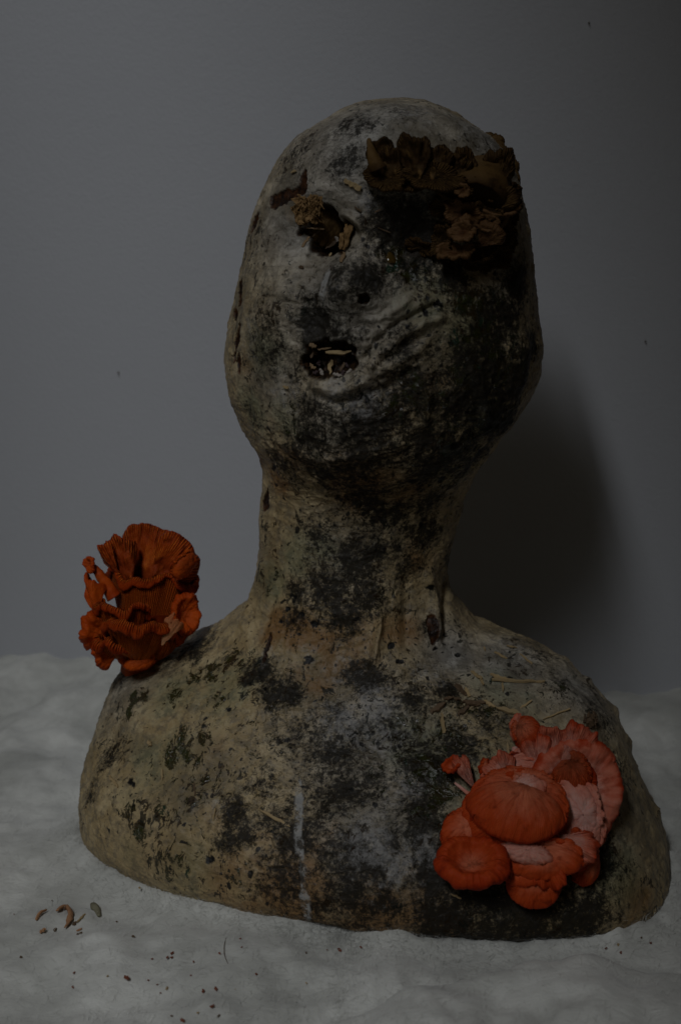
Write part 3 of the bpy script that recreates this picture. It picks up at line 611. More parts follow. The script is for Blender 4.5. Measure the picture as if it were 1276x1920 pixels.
def tube(name, parent, mat, pts, radii, seed=0, flat=1.0, label=None, ns=14, npt=40):
    """a stem or fibre: points and radii in metres"""
    pts = np.array(pts, float); t = np.linspace(0, len(pts) - 1, npt); c = catmull(pts, t); r = np.interp(t, np.arange(len(pts)), radii)
    d = np.gradient(c, axis=0); d /= np.linalg.norm(d, axis=1)[:, None] + 1e-9
    ref = np.array([0, 1.0, 0.1]); a = np.cross(d, ref); a /= np.linalg.norm(a, axis=1)[:, None] + 1e-9; b = np.cross(d, a)
    ph = np.linspace(0, 2 * math.pi, ns, endpoint=False)
    W = c[:, None] + r[:, None, None] * (a[:, None] * np.cos(ph)[None, :, None] + flat * b[:, None] * np.sin(ph)[None, :, None])
    Q = W.reshape(-1, 3); s = r.max(); Q = Q + (fbm(Q, 0.8 / s, 3, seed)[:, None] * s * .35) * (Q - np.repeat(c, ns, 0)) / s
    F = [tuple(f) for f in grid_faces(ns, npt, True)] + [tuple(range(ns - 1, -1, -1)), tuple(range((npt - 1) * ns, npt * ns))]
    uv = np.stack([np.tile(np.arange(ns) / ns * 8, npt), np.repeat(np.linspace(0, 1, npt), ns)], 1)
    o = mesh_obj(name, Q, F, mat, parent, {'gill': np.zeros(len(Q))}, uv)
    if label: o['label'] = label
    return o

def ground(px, py): return hit(px, py)[0]

# --- orange cluster standing on the left shoulder
base = ground(262, 1243)
D0 = base[1]
oc = empty('mushroom_cluster', base); tag(oc, 'ruffled orange mushroom cluster with gills, standing on the left shoulder', 'mushroom', 'mushroom clusters growing on the bust')
G = dict(gill=1.0, thick=.0010)
# back fans, top
cap(oc, M_ORANGE, 262, 1120, 112, 142, 'fan', rot=4, arc=(28, 118), depth=D0 + .012, hz=-.10, wrap=.35, ruf=(.05, 6), edge=.05, roll=.07, ng=40, gz=.010, name='gilled_cap', **G)
cap(oc, M_ORANGE, 284, 1090, 92, 102, 'fan', rot=18, arc=(14, 100), depth=D0 - .012, hz=.12, wrap=-.5, ruf=(.06, 5), edge=.06, roll=.12, ng=25, gz=.018, name='gilled_cap', **G)
cap(oc, M_ORANGE, 246, 1100, 66, 94, 'fan', rot=-22, arc=(50, 125), depth=D0 - .004, hz=.08, wrap=-.2, ruf=(.12, 9), edge=.16, roll=.08, ng=19, gz=.014, name='gilled_cap', **G)
cap(oc, M_ORANGE, 222, 1080, 30, 70, 'fan', rot=-24, arc=(62, 120), depth=D0 - .012, hz=.08, wrap=.4, ruf=(.16, 7), edge=.25, roll=.10, ng=6, gz=.02, name='gilled_cap', **G)
# dark turned back lobe at the right of the middle
cap(oc, M_ORANGE, 343, 1060, 31, 24, 'dome', rot=20, yaw=50, pitch=48, depth=D0 - .020, hz=.6, ruf=(.08, 3), edge=.10)
# the big goblet in the middle, seen from outside, and its layers
cap(oc, M_ORANGE, 268, 1236, 86, 62, 'cup', rot=-2, pitch=-80, depth=D0 - .004, hz=2.15, ruf=(.16, 4), edge=.10, roll=.10, ng=120, gz=.005, crk=.05, name='gilled_goblet', gill=1.0, thick=.0010, label='large goblet shaped gilled cap in the middle')
cap(oc, M_ORANGE, 238, 1230, 62, 50, 'cup', rot=-16, pitch=-74, yaw=-8, arc=(150, 330), depth=D0 - .026, hz=1.9, ruf=(.14, 5), edge=.14, roll=.14, ng=46, gz=.006, crk=.06, name='gilled_cap', **G)
cap(oc, M_ORANGE, 254, 1240, 84, 62, 'cup', rot=-22, pitch=-66, arc=(175, 330), depth=D0 - .034, hz=1.35, ruf=(.14, 5), edge=.14, roll=.16, ng=52, gz=.006, crk=.06, name='gilled_cap', **G)
cap(oc, M_ORANGE, 232, 1234, 76, 50, 'cup', rot=-40, pitch=-60, arc=(160, 320), depth=D0 - .022, hz=1.0, ruf=(.16, 6), edge=.20, roll=.16, ng=44, gz=.005, crk=.05, name='gilled_cap', **G)
cap(oc, M_ORANGE, 292, 1236, 66, 50, 'cup', rot=24, pitch=-70, arc=(220, 385), depth=D0 - .012, hz=1.3, ruf=(.16, 6), edge=.16, roll=.12, ng=40, gz=.005, crk=.05, name='gilled_cap', **G)
# left edge lobes
cap(oc, M_ORANGE, 172, 1058, 12, 15, 'cup', rot=-30, depth=D0 - .01, yaw=-50, hz=.6, ruf=(.2, 4), edge=.3, roll=.2)
tube('stem', oc, M_ORANGE, [at_y(174, 1062, D0 - .008), at_y(192, 1085, D0 - .01), at_y(215, 1120, D0 - .012)], [.0030, .0042, .006])
cap(oc, M_ORANGE, 190, 1176, 46, 96, 'fan', rot=-16, arc=(62, 122), yaw=-35, depth=D0 - .030, hz=.2, wrap=-.5, ruf=(.16, 8), edge=.28, roll=.10, ng=8)
cap(oc, M_ORANGE, 206, 1196, 60, 56, 'fan', rot=-66, arc=(44, 140), depth=D0 - .034, hz=.3, wrap=-.6, ruf=(.12, 8), edge=.18, roll=.20, ng=10)
cap(oc, M_ORANGE, 228, 1212, 62, 56, 'fan', rot=-96, arc=(44, 140), depth=D0 - .030, hz=.3, wrap=-.6, ruf=(.12, 8), edge=.18, roll=.20, ng=10)
cap(oc, M_ORANGE, 240, 1232, 26, 16, 'dome', rot=30, depth=D0 - .026, hz=.6, ruf=(.14, 5), edge=.22)
# right lobes
cap(oc, M_ORANGE, 342, 1152, 30, 40, 'cup', rot=6, yaw=28, depth=D0 - .018, hz=.5, ruf=(.12, 4), edge=.14, roll=.22)
cap(oc, M_ORANGE, 357, 1130, 13, 14, 'flat', rot=30, depth=D0 - .012, hz=.5, ruf=(.14, 5), edge=.25)
cap(oc, M_ORANGE, 332, 1184, 34, 24, 'dome', rot=-30, yaw=30, pitch=30, depth=D0 - .014, hz=.5, ruf=(.12, 4), edge=.18)
cap(oc, M_ORANGE, 260, 1246, 27, 11, 'dome', rot=-12, depth=D0 - .036, hz=.8, ruf=(.10, 4), edge=.16)
cap(oc, M_FLAP, 304, 1210, 30, 62, 'fan', rot=22, arc=(50, 128), yaw=-30, depth=D0 - .050, hz=.1, wrap=.3, ruf=(.16, 7), edge=.35, roll=.05, name='torn_flap', label='pale torn flap of the orange cluster')
tube('stem', oc, M_ORANGE, [base + np.array([0, 0, -.004]), base + np.array([.004, -.01, .018]), base + np.array([.008, -.014, .045])], [.016, .017, .022])

# --- salmon cluster on the chest
cb = ground(985, 1530)
sc_ = empty('mushroom_cluster', cb); tag(sc_, 'salmon pink and orange mushroom cluster hanging on the right of the chest', 'mushroom', 'mushroom clusters growing on the bust')
Z = 'stem'
# pale inner flesh: the big cup on the right, flesh behind the dome
cap(sc_, M_RIM, 1072, 1492, 90, 112, 'cup', rot=16, yaw=10, lift=.014, hz=.22, ruf=(.05, 5), edge=.06, roll=.19, gill=.0, crk=.06, ng=110, name='pink_cup', label='pale pink open cup with a rolled orange rim on its right')
cap(sc_, M_PINK, 962, 1452, 62, 38, 'flat', rot=-14, pitch=-10, lift=.016, hz=.2, ruf=(.16, 6), edge=.26, name='torn_flap', label='whitish torn flesh above the big cap')
cap(sc_, M_PINK, 1058, 1560, 66, 56, 'dome', rot=30, lift=.006, hz=.3, ruf=(.05, 4), edge=.12)
cap(sc_, M_PINK, 1014, 1470, 40, 60, 'dome', rot=-30, lift=.008, hz=.3, ruf=(.10, 5), edge=.16)
# upper right lobes
cap(sc_, M_RIM, 1090, 1462, 70, 72, 'fan', rot=32, arc=(40, 120), lift=.018, hz=.1, wrap=.2, ruf=(.10, 8), edge=.12, roll=.10, ng=24)
cap(sc_, M_RIM, 1030, 1470, 118, 112, 'fan', rot=14, arc=(48, 122), lift=.014, hz=.12, ruf=(.10, 11), edge=.16, roll=.08, gill=.7, ng=44, name='pink_fan', label='pink fan with a ragged red edge at the top')
cap(sc_, M_RIM, 1056, 1462, 90, 102, 'fan', rot=20, arc=(60, 112), lift=.020, hz=.14, wrap=-.4, ruf=(.12, 10), edge=.20, roll=.09, gill=.5, ng=24)
# small domed cap lying inside the cup
cap(sc_, M_SALMON, 1066, 1464, 37, 36, 'dome', rot=-10, yaw=-12, lift=.024, hz=.7, ruf=(.06, 4), edge=.08, gill=1.0, ng=90, off=(.3, .85))
cap(sc_, M_SALMON, 1078, 1464, 38, 38, 'cup', rot=0, arc=(-110, 75), lift=.024, hz=.15, ruf=(.03, 3), edge=.08, roll=.30, name='rolled_rim')
# hood at the top
cap(sc_, M_SALMON, 994, 1378, 24, 34, 'dome', rot=-16, pitch=-20, lift=.020, hz=.8, ruf=(.08, 4), edge=.12, gill=.6, ng=50, off=(-.6, .5))
cap(sc_, M_PINK, 976, 1366, 21, 32, 'cup', rot=0, arc=(95, 250), lift=.018, hz=.2, ruf=(.08, 4), edge=.14, roll=.24, name='rolled_rim', label='pale curled edge of the top hood')
tube(Z, sc_, M_PINK, [ground(960, 1390) + [0, -.012, 0], ground(965, 1410) + [0, -.010, 0], ground(985, 1440) + [0, -.008, 0]], [.0024, .0026, .005])
cap(sc_, M_SALMON, 998, 1406, 34, 20, 'flat', rot=8, pitch=25, lift=.014, hz=.6, ruf=(.14, 5), edge=.2)
# little horn on the left
cap(sc_, M_RIM, 888, 1478, 42, 72, 'fan', rot=-30, arc=(60, 118), lift=.012, hz=.15, wrap=-1.0, ruf=(.14, 6), edge=.22, roll=.14, gill=.5, ng=16, name='horn')
cap(sc_, M_SALMON, 850, 1438, 19, 16, 'cup', rot=-20, yaw=-20, pitch=-30, lift=.014, hz=.6, ruf=(.2, 4), edge=.25, roll=.2)
tube(Z, sc_, M_PINK, [ground(852, 1462) + [0, -.004, 0], ground(876, 1482) + [0, -.006, 0], ground(905, 1500) + [0, -.008, 0]], [.0008, .0016, .003])
cap(sc_, M_SALMON, 908, 1438, 9, 15, 'flat', rot=12, lift=.010, hz=.6, ruf=(.3, 4), edge=.3)
# the big dome and the layer under it
cap(sc_, M_SALMON, 940, 1558, 90, 60, 'dome', rot=26, yaw=-8, pitch=8, lift=.016, hz=.45, ruf=(.05, 4), edge=.07, gill=.25, ng=110, off=(.2, .9))
cap(sc_, M_SALMON, 962, 1534, 92, 64, 'dome', rot=7, pitch=-4, lift=.030, hz=.62, ruf=(.03, 3), edge=.05, gill=.25, ng=150, off=(.15, .95), label='largest domed cap, smooth orange with fine radial lines')
cap(sc_, M_SALMON, 985, 1500, 108, 58, 'fan', rot=-4, arc=(56, 150), pitch=-20, lift=.040, hz=.10, wrap=-.25, ruf=(.05, 9), edge=.12, roll=.14, ng=40, name='rolled_rim')
cap(sc_, M_PINK, 985, 1486, 34, 26, 'dome', rot=-30, lift=.042, hz=.3, ruf=(.14, 5), edge=.25)
cap(sc_, M_SALMON, 1032, 1540, 30, 50, 'dome', rot=-20, yaw=14, lift=.018, hz=.5, ruf=(.10, 6), edge=.10, off=(-.5, .7))
# left lobe and the ring-shaped cup under it
cap(sc_, M_SALMON, 862, 1568, 36, 40, 'dome', rot=-20, lift=.014, hz=.5, ruf=(.08, 5), edge=.10, off=(.7, .4))
cap(sc_, M_SALMON, 884, 1624, 70, 54, 'cup', rot=6, pitch=-34, lift=.026, hz=.42, ruf=(.06, 4), edge=.07, roll=.30, gill=.2, ng=80, name='cup_cap', label='ring shaped cap with a hollow centre at the lower left')
cap(sc_, M_SALMON, 934, 1622, 17, 30, 'dome', rot=-18, lift=.030, hz=.6, ruf=(.06, 4), edge=.12)
# lobes under the big dome
cap(sc_, M_SALMON, 1016, 1618, 72, 34, 'dome', rot=-6, pitch=14, lift=.022, hz=.5, ruf=(.10, 7), edge=.12, off=(.1, .9))
cap(sc_, M_RIM, 990, 1602, 44, 18, 'dome', rot=10, pitch=10, lift=.028, hz=.5, ruf=(.14, 6), edge=.18)
cap(sc_, M_SALMON, 1078, 1602, 44, 34, 'dome', rot=-28, lift=.018, hz=.5, ruf=(.12, 6), edge=.14, off=(-.2, .9))
cap(sc_, M_SALMON, 1095, 1626, 26, 36, 'dome', rot=10, yaw=20, pitch=20, lift=.006, hz=.6, ruf=(.05, 4), edge=.10)
cap(sc_, M_SALMON, 1000, 1668, 49, 46, 'dome', rot=0, pitch=18, lift=.012, hz=.5, ruf=(.04, 3), edge=.06, off=(0, .95))
cap(sc_, M_SALMON, 996, 1644, 44, 24, 'dome', rot=-14, pitch=-10, lift=.018, hz=.5, ruf=(.06, 4), edge=.12, off=(-.2, .9))
FR = dict(wrap=-.3, ruf=(.16, 9), edge=.20, roll=.12)
cap(sc_, M_RIM, 1040, 1570, 84, 78, 'fan', rot=118, arc=(52, 128), lift=.026, hz=.10, ng=26, gill=.3, name='frill', **FR)
cap(sc_, M_PINK, 1062, 1522, 60, 54, 'dome', rot=84, lift=.016, hz=.25, ng=26, gill=.1, name='inner_flesh', ruf=(.1, 4), edge=.2)
cap(sc_, M_SALMON, 1010, 1588, 70, 74, 'fan', rot=150, arc=(46, 134), lift=.028, hz=.12, ng=24, gill=.3, name='frill', **FR)
cap(sc_, M_SALMON, 920, 1580, 78, 72, 'fan', rot=-118, arc=(50, 120), lift=.020, hz=.12, ng=20, gill=.3, name='frill', **FR)
cap(sc_, M_RIM, 960, 1470, 70, 60, 'fan', rot=-50, arc=(40, 120), lift=.020, hz=.08, ng=20, gill=.3, name='frill', **FR)
cap(sc_, M_RIM, 1010, 1450, 60, 70, 'fan', rot=-6, arc=(50, 130), lift=.020, hz=.1, ng=20, gill=.3, name='frill', **FR)
tube(Z, sc_, M_PINK, [cb + [0, .005, 0], cb + [.004, -.01, -.004], cb + [.008, -.02, -.01]], [.022, .024, .02])

# --- brown clusters on the head
bb_ = ground(770, 320)
bc = empty('mushroom_cluster', bb_); tag(bc, 'dried brown ruffled mushroom ribbon lying across the forehead', 'mushroom', 'mushroom clusters growing on the bust')
BG = dict(gill=1.0, name='gilled_cap', thick=.0012)
cap(bc, M_BROWN, 736, 360, 84, 98, 'fan', rot=-20, arc=(66, 112), lift=.006, hz=.08, wrap=-.3, ruf=(.06, 13), edge=.16, roll=.05, ng=30, gz=.016, **BG)
cap(bc, M_BROWN, 740, 352, 60, 76, 'fan', rot=-2, arc=(60, 135), lift=.010, hz=.12, wrap=-.3, ruf=(.10, 9), edge=.16, roll=.06, ng=24, gz=.018, **BG)
cap(bc, M_BROWN, 782, 346, 62, 86, 'fan', rot=-6, arc=(50, 130), lift=.016, hz=.16, wrap=-.45, ruf=(.08, 9), edge=.14, roll=.10, ng=34, gz=.018, **BG)
cap(bc, M_BROWN, 812, 356, 56, 84, 'fan', rot=12, arc=(45, 140), lift=.014, hz=.12, wrap=-.4, ruf=(.10, 8), edge=.14, roll=.10, ng=30, gz=.016, **BG)
cap(bc, M_BROWN, 848, 350, 40, 60, 'fan', rot=22, arc=(40, 140), lift=.014, hz=.12, wrap=-.4, ruf=(.10, 8), edge=.14, roll=.10, ng=24, gz=.016, **BG)
cap(bc, M_BROWN, 722, 334, 40, 26, 'cup', rot=24, pitch=-20, yaw=-10, lift=.008, hz=.25, ruf=(.14, 3), edge=.16, roll=.08, gill=.8, ng=50)
cap(bc, M_BROWN, 812, 336, 60, 28, 'cup', rot=14, pitch=-24, lift=.014, hz=.3, ruf=(.14, 4), edge=.16, roll=.08, gill=.8, ng=60)
cap(bc, M_BROWN, 846, 352, 40, 26, 'cup', rot=30, pitch=-10, lift=.012, hz=.3, ruf=(.14, 4), edge=.16, roll=.08, gill=.8, ng=40)
cap(bc, M_BROWN, 776, 342, 30, 20, 'cup', rot=-10, pitch=-30, lift=.008, hz=.3, ruf=(.16, 3), edge=.2, roll=.08, gill=.8, ng=40)
tube('stem', bc, M_BROWN, [ground(690, 270) + [0, -.010, .003], ground(697, 290) + [0, -.014, 0], ground(708, 318) + [0, -.010, 0]], [.0012, .0035, .006])

rb = ground(900, 360)
rc = empty('mushroom_cluster', rb); tag(rc, 'dark brown tight mushroom cluster over the right eye and temple', 'mushroom', 'mushroom clusters growing on the bust')
def bcap(px, py, rx, ry, **k): return cap(rc, k.pop('mat', M_BROWN), px, py, rx, ry, k.pop('prof', 'dome'), **k)
# knobs along the outer edge
for (x, y, r, dep) in ((914, 264, 13, .055), (930, 268, 13, .05), (928, 286, 18, .045), (946, 298, 15, .04), (957, 314, 13, .035)): bcap(x, y, r, r * .9, depth=dep, hz=.9, ruf=(.08, 3), edge=.12, rot=x % 40)
LF = dict(wrap=-.3, roll=.10, ruf=(.14, 7))
bcap(960, 342, 14, 24, depth=.012, hz=.7, ruf=(.10, 4), edge=.16, rot=-8)
def leaf(x, y, rx, ry, rot, yaw, pitch, lift, mat=M_BROWN, **k):
    return cap(rc, mat, x, y, rx, ry, 'cup', rot=rot, yaw=yaw, pitch=pitch, lift=lift, hz=.55 * k.pop('hz', .6), ruf=k.pop('ruf', (.26, 3)), edge=k.pop('edge', .24), roll=k.pop('roll', .10), gill=k.pop('gill', .8), ng=k.pop('ng', 46), thick=.0010, **k)
cap(rc, M_BROWN, 925, 372, 62, 88, 'fan', rot=8, arc=(48, 134), lift=.016, hz=.20, wrap=-.6, ruf=(.10, 7), edge=.16, roll=.12, gill=.5, ng=26)
cap(rc, M_BROWN, 880, 368, 50, 84, 'fan', rot=-12, arc=(48, 132), lift=.018, hz=.16, wrap=-.5, ruf=(.14, 8), edge=.20, roll=.10, gill=1.0, gz=.016, ng=22)
cap(rc, M_BROWN, 910, 400, 74, 62, 'fan', rot=38, arc=(40, 130), lift=.018, hz=.20, wrap=-.4, ruf=(.14, 7), edge=.18, roll=.14, gill=.6, ng=24)
leaf(900, 352, 32, 24, 20, 10, 30, .024)
leaf(868, 358, 15, 13, 10, -30, 0, .030, M_TAN, gill=.2)
leaf(936, 396, 36, 17, 6, 0, -38, .026, M_TAN, hz=.8, roll=.10, gill=.2)
leaf(934, 376, 26, 16, -8, 20, -20, .024, hz=.6)
leaf(850, 392, 44, 30, 16, -10, 30, .010)
leaf(905, 404, 44, 26, -10, 10, 30, .012)
# the opened flower of caps below
cap(rc, M_TAN, 882, 452, 40, 50, 'fan', rot=-6, arc=(52, 130), lift=.022, hz=.3, wrap=-.6, ruf=(.10, 6), edge=.12, roll=.14, ng=16, gill=.3)
leaf(868, 438, 25, 20, 34, -24, -24, .024, M_TAN, hz=.9, gill=.2, roll=.14)
cap(rc, M_TAN, 898, 462, 52, 50, 'fan', rot=42, arc=(48, 136), lift=.022, hz=.35, wrap=-.8, ruf=(.06, 4), edge=.08, roll=.18, ng=22, gill=.9)
leaf(912, 420, 24, 16, 10, 10, -20, .026, M_TAN, hz=.7, gill=.3)
leaf(852, 478, 36, 19, 10, -6, -40, .016, M_TAN, hz=1.0, gill=.2, roll=.14)
leaf(832, 450, 24, 32, 24, -30, 10, .010)
leaf(788, 462, 30, 15, 16, -10, 30, .004, hz=.3)
leaf(898, 474, 32, 18, -14, 10, -20, .010, hz=.6)
leaf(905, 494, 24, 14, 8, 0, 10, .003, hz=.4)
leaf(945, 430, 18, 40, -8, 40, 0, .008, hz=.4)
leaf(958, 398, 18, 26, 6, 40, 0, .010)
leaf(950, 452, 20, 24, 20, 40, 0, .006)
leaf(934, 482, 24, 22, -10, 20, 10, .006)
leaf(868, 398, 34, 24, 20, 0, 10, .018, M_TAN)
leaf(916, 392, 32, 22, -14, 10, -10, .022)
leaf(960, 365, 15, 22, 10, 40, 0, .012)
leaf(880, 496, 16, 10, 30, 0, 10, .003, hz=.4)
tube('stem', rc, M_BROWN, [rb + [0, .01, 0], rb + [-.004, -.008, -.006], rb + [-.006, -.016, -.012]], [.026, .026, .02])

# --- crumpled paper and torn wool at the eye
pe = ground(590, 392); pp = empty('paper_tuft', pe); tag(pp, 'crumpled tan fibrous tuft sticking out above the open left eye', 'debris')
def sheet(parent, px, py, w_, h_, rot, lift, seed, crum=.5):
    c, n = hit(px, py); n = n - ray(px, py); n /= np.linalg.norm(n); kk = ((c - CAM) @ FW) / FPX; a = math.radians(rot)
    U = np.cross(UP, n); U /= np.linalg.norm(U); W2 = np.cross(n, U); U, W2 = U * math.cos(a) - W2 * math.sin(a), U * math.sin(a) + W2 * math.cos(a)
    g = 60; X, Y = np.meshgrid(np.linspace(-1, 1, g), np.linspace(-1, 1, g)); Q = np.stack([X.ravel(), Y.ravel(), np.full(X.size, seed * 3.3)], 1)
    ed = 1 + .5 * fbm(Q, 1.6, 4, 4.0); hgt = (1 - np.abs(fbm(Q * np.array([3.2, .7, 1]), 1.0, 4)) * 2.5) * crum + .5 * fbm(Q * np.array([6, 1.2, 1]), 1.2, 3) * crum
    V = c + n * lift + (Q[:, :1] * U * w_ + Q[:, 1:2] * W2 * h_) * ed[:, None] * kk + (hgt * w_ * kk)[:, None] * n + (fbm(Q, 2.0, 3, 9)[:, None] * w_ * .5 * kk) * U
    o = mesh_obj('fibre_sheet', V, grid_faces(g, g), M_PAPER, parent, {'gill': np.zeros(g * g)}, np.stack([X.ravel() * 4 + 4, np.abs(Y.ravel()) * .6 + .2], 1))
    md = o.modifiers.new('thickness', 'SOLIDIFY'); md.thickness = .0004
sheet(pp, 582, 392, 22, 26, -8, .004, 1); sheet(pp, 598, 378, 10, 18, 16, .007, 2, .8); sheet(pp, 566, 402, 9, 20, -22, .005, 3, .8)
for k in range(16):
    x = random.uniform(560, 606); y = random.uniform(366, 400); a = random.uniform(-.7, .7); l = random.uniform(8, 20)
    g0 = ground(x, y) - ray(x, y) * random.uniform(.006, .014); kk = .00038
    tube('fibre', pp, M_PAPER, [g0, g0 + (RT * math.sin(a) - UP * math.cos(a)) * l * kk * .5 - ray(x, y) * .001, g0 + (RT * math.sin(a * 1.8) - UP * math.cos(a)) * l * kk], [.0003, .0005, .0002], ns=5, npt=10)
cap(pp, M_BROWN, 606, 428, 32, 38, 'dome', rot=24, lift=.002, hz=.3, ruf=(.10, 4), edge=.22, name='dark_flap')
c2 = ground(653, 450); p2 = empty('paper_tuft', c2); tag(p2, 'frayed pale fibre bundle on the inner edge of the open eye', 'debris')
sheet(p2, 653, 446, 7, 22, 10, .004, 4, .7); sheet(p2, 646, 458, 4, 14, 0, .006, 5, .8)

# ------------------------------------------------------------ splinters, crumbs
def sliver(name, p, n, dirv, ln, wd_, th, mat, bend=0.0, taper=0.5, curl=0.0, seed=0):
    rs = np.random.RandomState(seed + 500); n = n / np.linalg.norm(n); d = dirv - n * (dirv @ n); d /= np.linalg.norm(d); s = np.cross(n, d)
    k = 8; V = []; F = []; rs_sk = rs.uniform(-1, 1)
    for i in range(k):
        t = i / (k - 1) * 2 - 1; w_ = wd_ * .5 * (1 - taper * abs(t + .25 * rs_sk) ** 2.5) * rs.uniform(.6, 1.15); h = th * .5 * rs.uniform(.7, 1.1)
        a = curl * t; 
        if curl: c = d * (ln * .5 / abs(curl)) * math.sin(abs(a)) * np.sign(t) + s * (ln * .5 / abs(curl)) * (1 - math.cos(a)); dd = s * math.cos(a) - d * math.sin(abs(a)) * np.sign(t)
        else: c = d * t * ln * .5 + s * bend * ln * (1 - t * t); dd = s
        c = c + dd * rs.uniform(-.18, .18) * wd_ + n * (th * .5 + abs(bend) * .3 * ln * t * t) + n * rs.uniform(-.15, .15) * th
        V += [c - dd * w_ - n * h, c + dd * w_ - n * h * .8, c + dd * w_ * .8 + n * h, c - dd * w_ * .7 + n * h]
    for i in range(k - 1):
        for j in range(4): F.append((i * 4 + j, i * 4 + (j + 1) % 4, i * 4 + 4 + (j + 1) % 4, i * 4 + 4 + j))
    F.append((3, 2, 1, 0)); F.append(tuple((k - 1) * 4 + j for j in range(4)))
    o = mesh_obj(name, np.array(V), F, mat, None, smooth=False); o.location = p; return o
def chip(px, py, ln, ang, wpx, label, mat=M_STRAW, group=None, lift=.0006, depth_off=0, **k):
    p, n = hit(px, py); kk = ((p - CAM) @ FW) / FPX; a = math.radians(ang)
    dv = RT * math.cos(a) - UP * math.sin(a)
    if depth_off: n = -ray(px, py); n = n + np.array([0, 0, .3]); p = p - ray(px, py) * depth_off
    # lie on the surface between its two ends
    q1, _ = hit(px + math.cos(a) * ln * .45, py + math.sin(a) * ln * .45); q0, _ = hit(px - math.cos(a) * ln * .45, py - math.sin(a) * ln * .45)
    if not depth_off:
        m = 0.5 * (q0 + q1)
        if np.linalg.norm(m - p) < .012 and (m - p) @ n > 0: p = p + n * ((m - p) @ n)
        if np.linalg.norm(q1 - q0) < ln * kk * 2: dv = q1 - q0
    o = sliver(k.pop('name', 'wood_splinter'), p + n / np.linalg.norm(n) * lift, n, dv, ln * kk, wpx * kk, max(.0009, wpx * kk * .4), mat, seed=int(px + py), **k)
    tag(o, label, k.get('cat', 'splinter'), group); return o
gs = 'wood splinters scattered on the bust'
chip(661, 347, 36, 28, 12, 'broad pale wood chip on the forehead between the brown mushrooms', taper=.1, group=gs)
chip(553, 323, 18, -12, 6, 'tiny tan splinter above the torn patch on the forehead', group=gs, bend=.1)
chip(671, 392, 16, 35, 5, 'small brown splinter between the eyes', M_DARKWOOD, gs)
chip(708, 394, 14, -25, 3, 'thin dark splinter right of the brow centre', M_DARKWOOD, gs)
chip(720, 432, 26, 25, 3, 'thin dark twig under the right brow', M_DARKWOOD, gs)
chip(537, 725, 12, 30, 7, 'small yellow flake on the cheek below left of the mouth', group=gs)
chip(566, 500, 10, 20, 6, 'small brown flake under the open left eye', M_DARKWOOD, gs)
ge = 'wood bits inside the open eye'
chip(590, 427, 32, 2, 4, 'thin splinter lying level across the open eye', M_STRAWD, depth_off=.010, group=ge)
chip(573, 455, 24, -55, 6, 'short splinter at the lower left rim of the open eye', M_STRAWD, depth_off=.010, group=ge, taper=.2)
chip(622, 460, 28, -35, 9, 'brown splinter in the middle of the open eye', M_DARKWOOD, depth_off=.010, group=ge)
chip(642, 484, 20, -70, 8, 'stubby pale splinter poking out under the open eye', M_STRAWD, depth_off=.003, group=ge, taper=.1)
chip(617, 477, 8, -50, 5, 'tiny yellow chip on the lower rim of the open eye', depth_off=.006, group=ge)
chip(592, 437, 20, -40, 3, 'thin splinter just below the level one in the eye', M_DARKWOOD, depth_off=.010, group=ge)
chip(630, 448, 12, 70, 7, 'small pinkish chip at the right inside the eye', M_WHITE, depth_off=.010, group=ge, taper=.2)
gm_ = 'wood bits inside the open mouth'
chip(634, 661, 48, -2, 9, 'largest pale splinter lying level across the open mouth', depth_off=.010, group=gm_, bend=-.05, taper=.6)
chip(608, 655, 26, -8, 5, 'narrow splinter left above the large one in the mouth', M_STRAWD, depth_off=.010, group=gm_)
chip(619, 691, 32, -84, 12, 'tallest pointed chip standing at the bottom of the mouth', depth_off=.007, group=gm_, taper=.9)
chip(641, 688, 22, -66, 7, 'thin pointed chip right of the tall one in the mouth', M_DARKWOOD, depth_off=.008, group=gm_, taper=.9)
chip(604, 700, 14, -120, 8, 'short whitish scrap left of the tall one in the mouth', M_WHITE, depth_off=.006, group=gm_, taper=.5)
chip(632, 703, 18, 12, 8, 'white scrap just right of the foot of the tall chip in the mouth', M_WHITE, depth_off=.005, group=gm_, taper=.3)
chip(653, 697, 12, -50, 6, 'small pale scrap at the right corner of the mouth', M_WHITE, depth_off=.006, group=gm_, taper=.3)
chip(586, 690, 14, 50, 8, 'small brown chip at the lower left corner of the mouth', M_STRAWD, depth_off=.006, group=gm_)
chip(585, 666, 16, -60, 10, 'dark chip at the left wall of the mouth', M_DARKWOOD, depth_off=.007, group=gm_)
chip(584, 650, 14, 20, 9, 'pinkish brown lump in the upper left of the mouth', M_STRAWD, depth_off=.006, group=gm_, taper=.3)
gd = 'dark seeds in the mouth'
for (x, y, q) in ((592, 700, 'beside the lower left corner chip'), (640, 700, 'in the lower middle right of the white scrap'), (650, 686, 'against the right wall'), (598, 682, 'left of the tall pointed chip')):
    chip(x, y, 11, random.uniform(-80, 80), 9, 'dark purplish seed in the mouth, ' + q, M_SEED, gd, depth_off=.006, taper=.6)
g2 = 'wood splinters on the right shoulder'
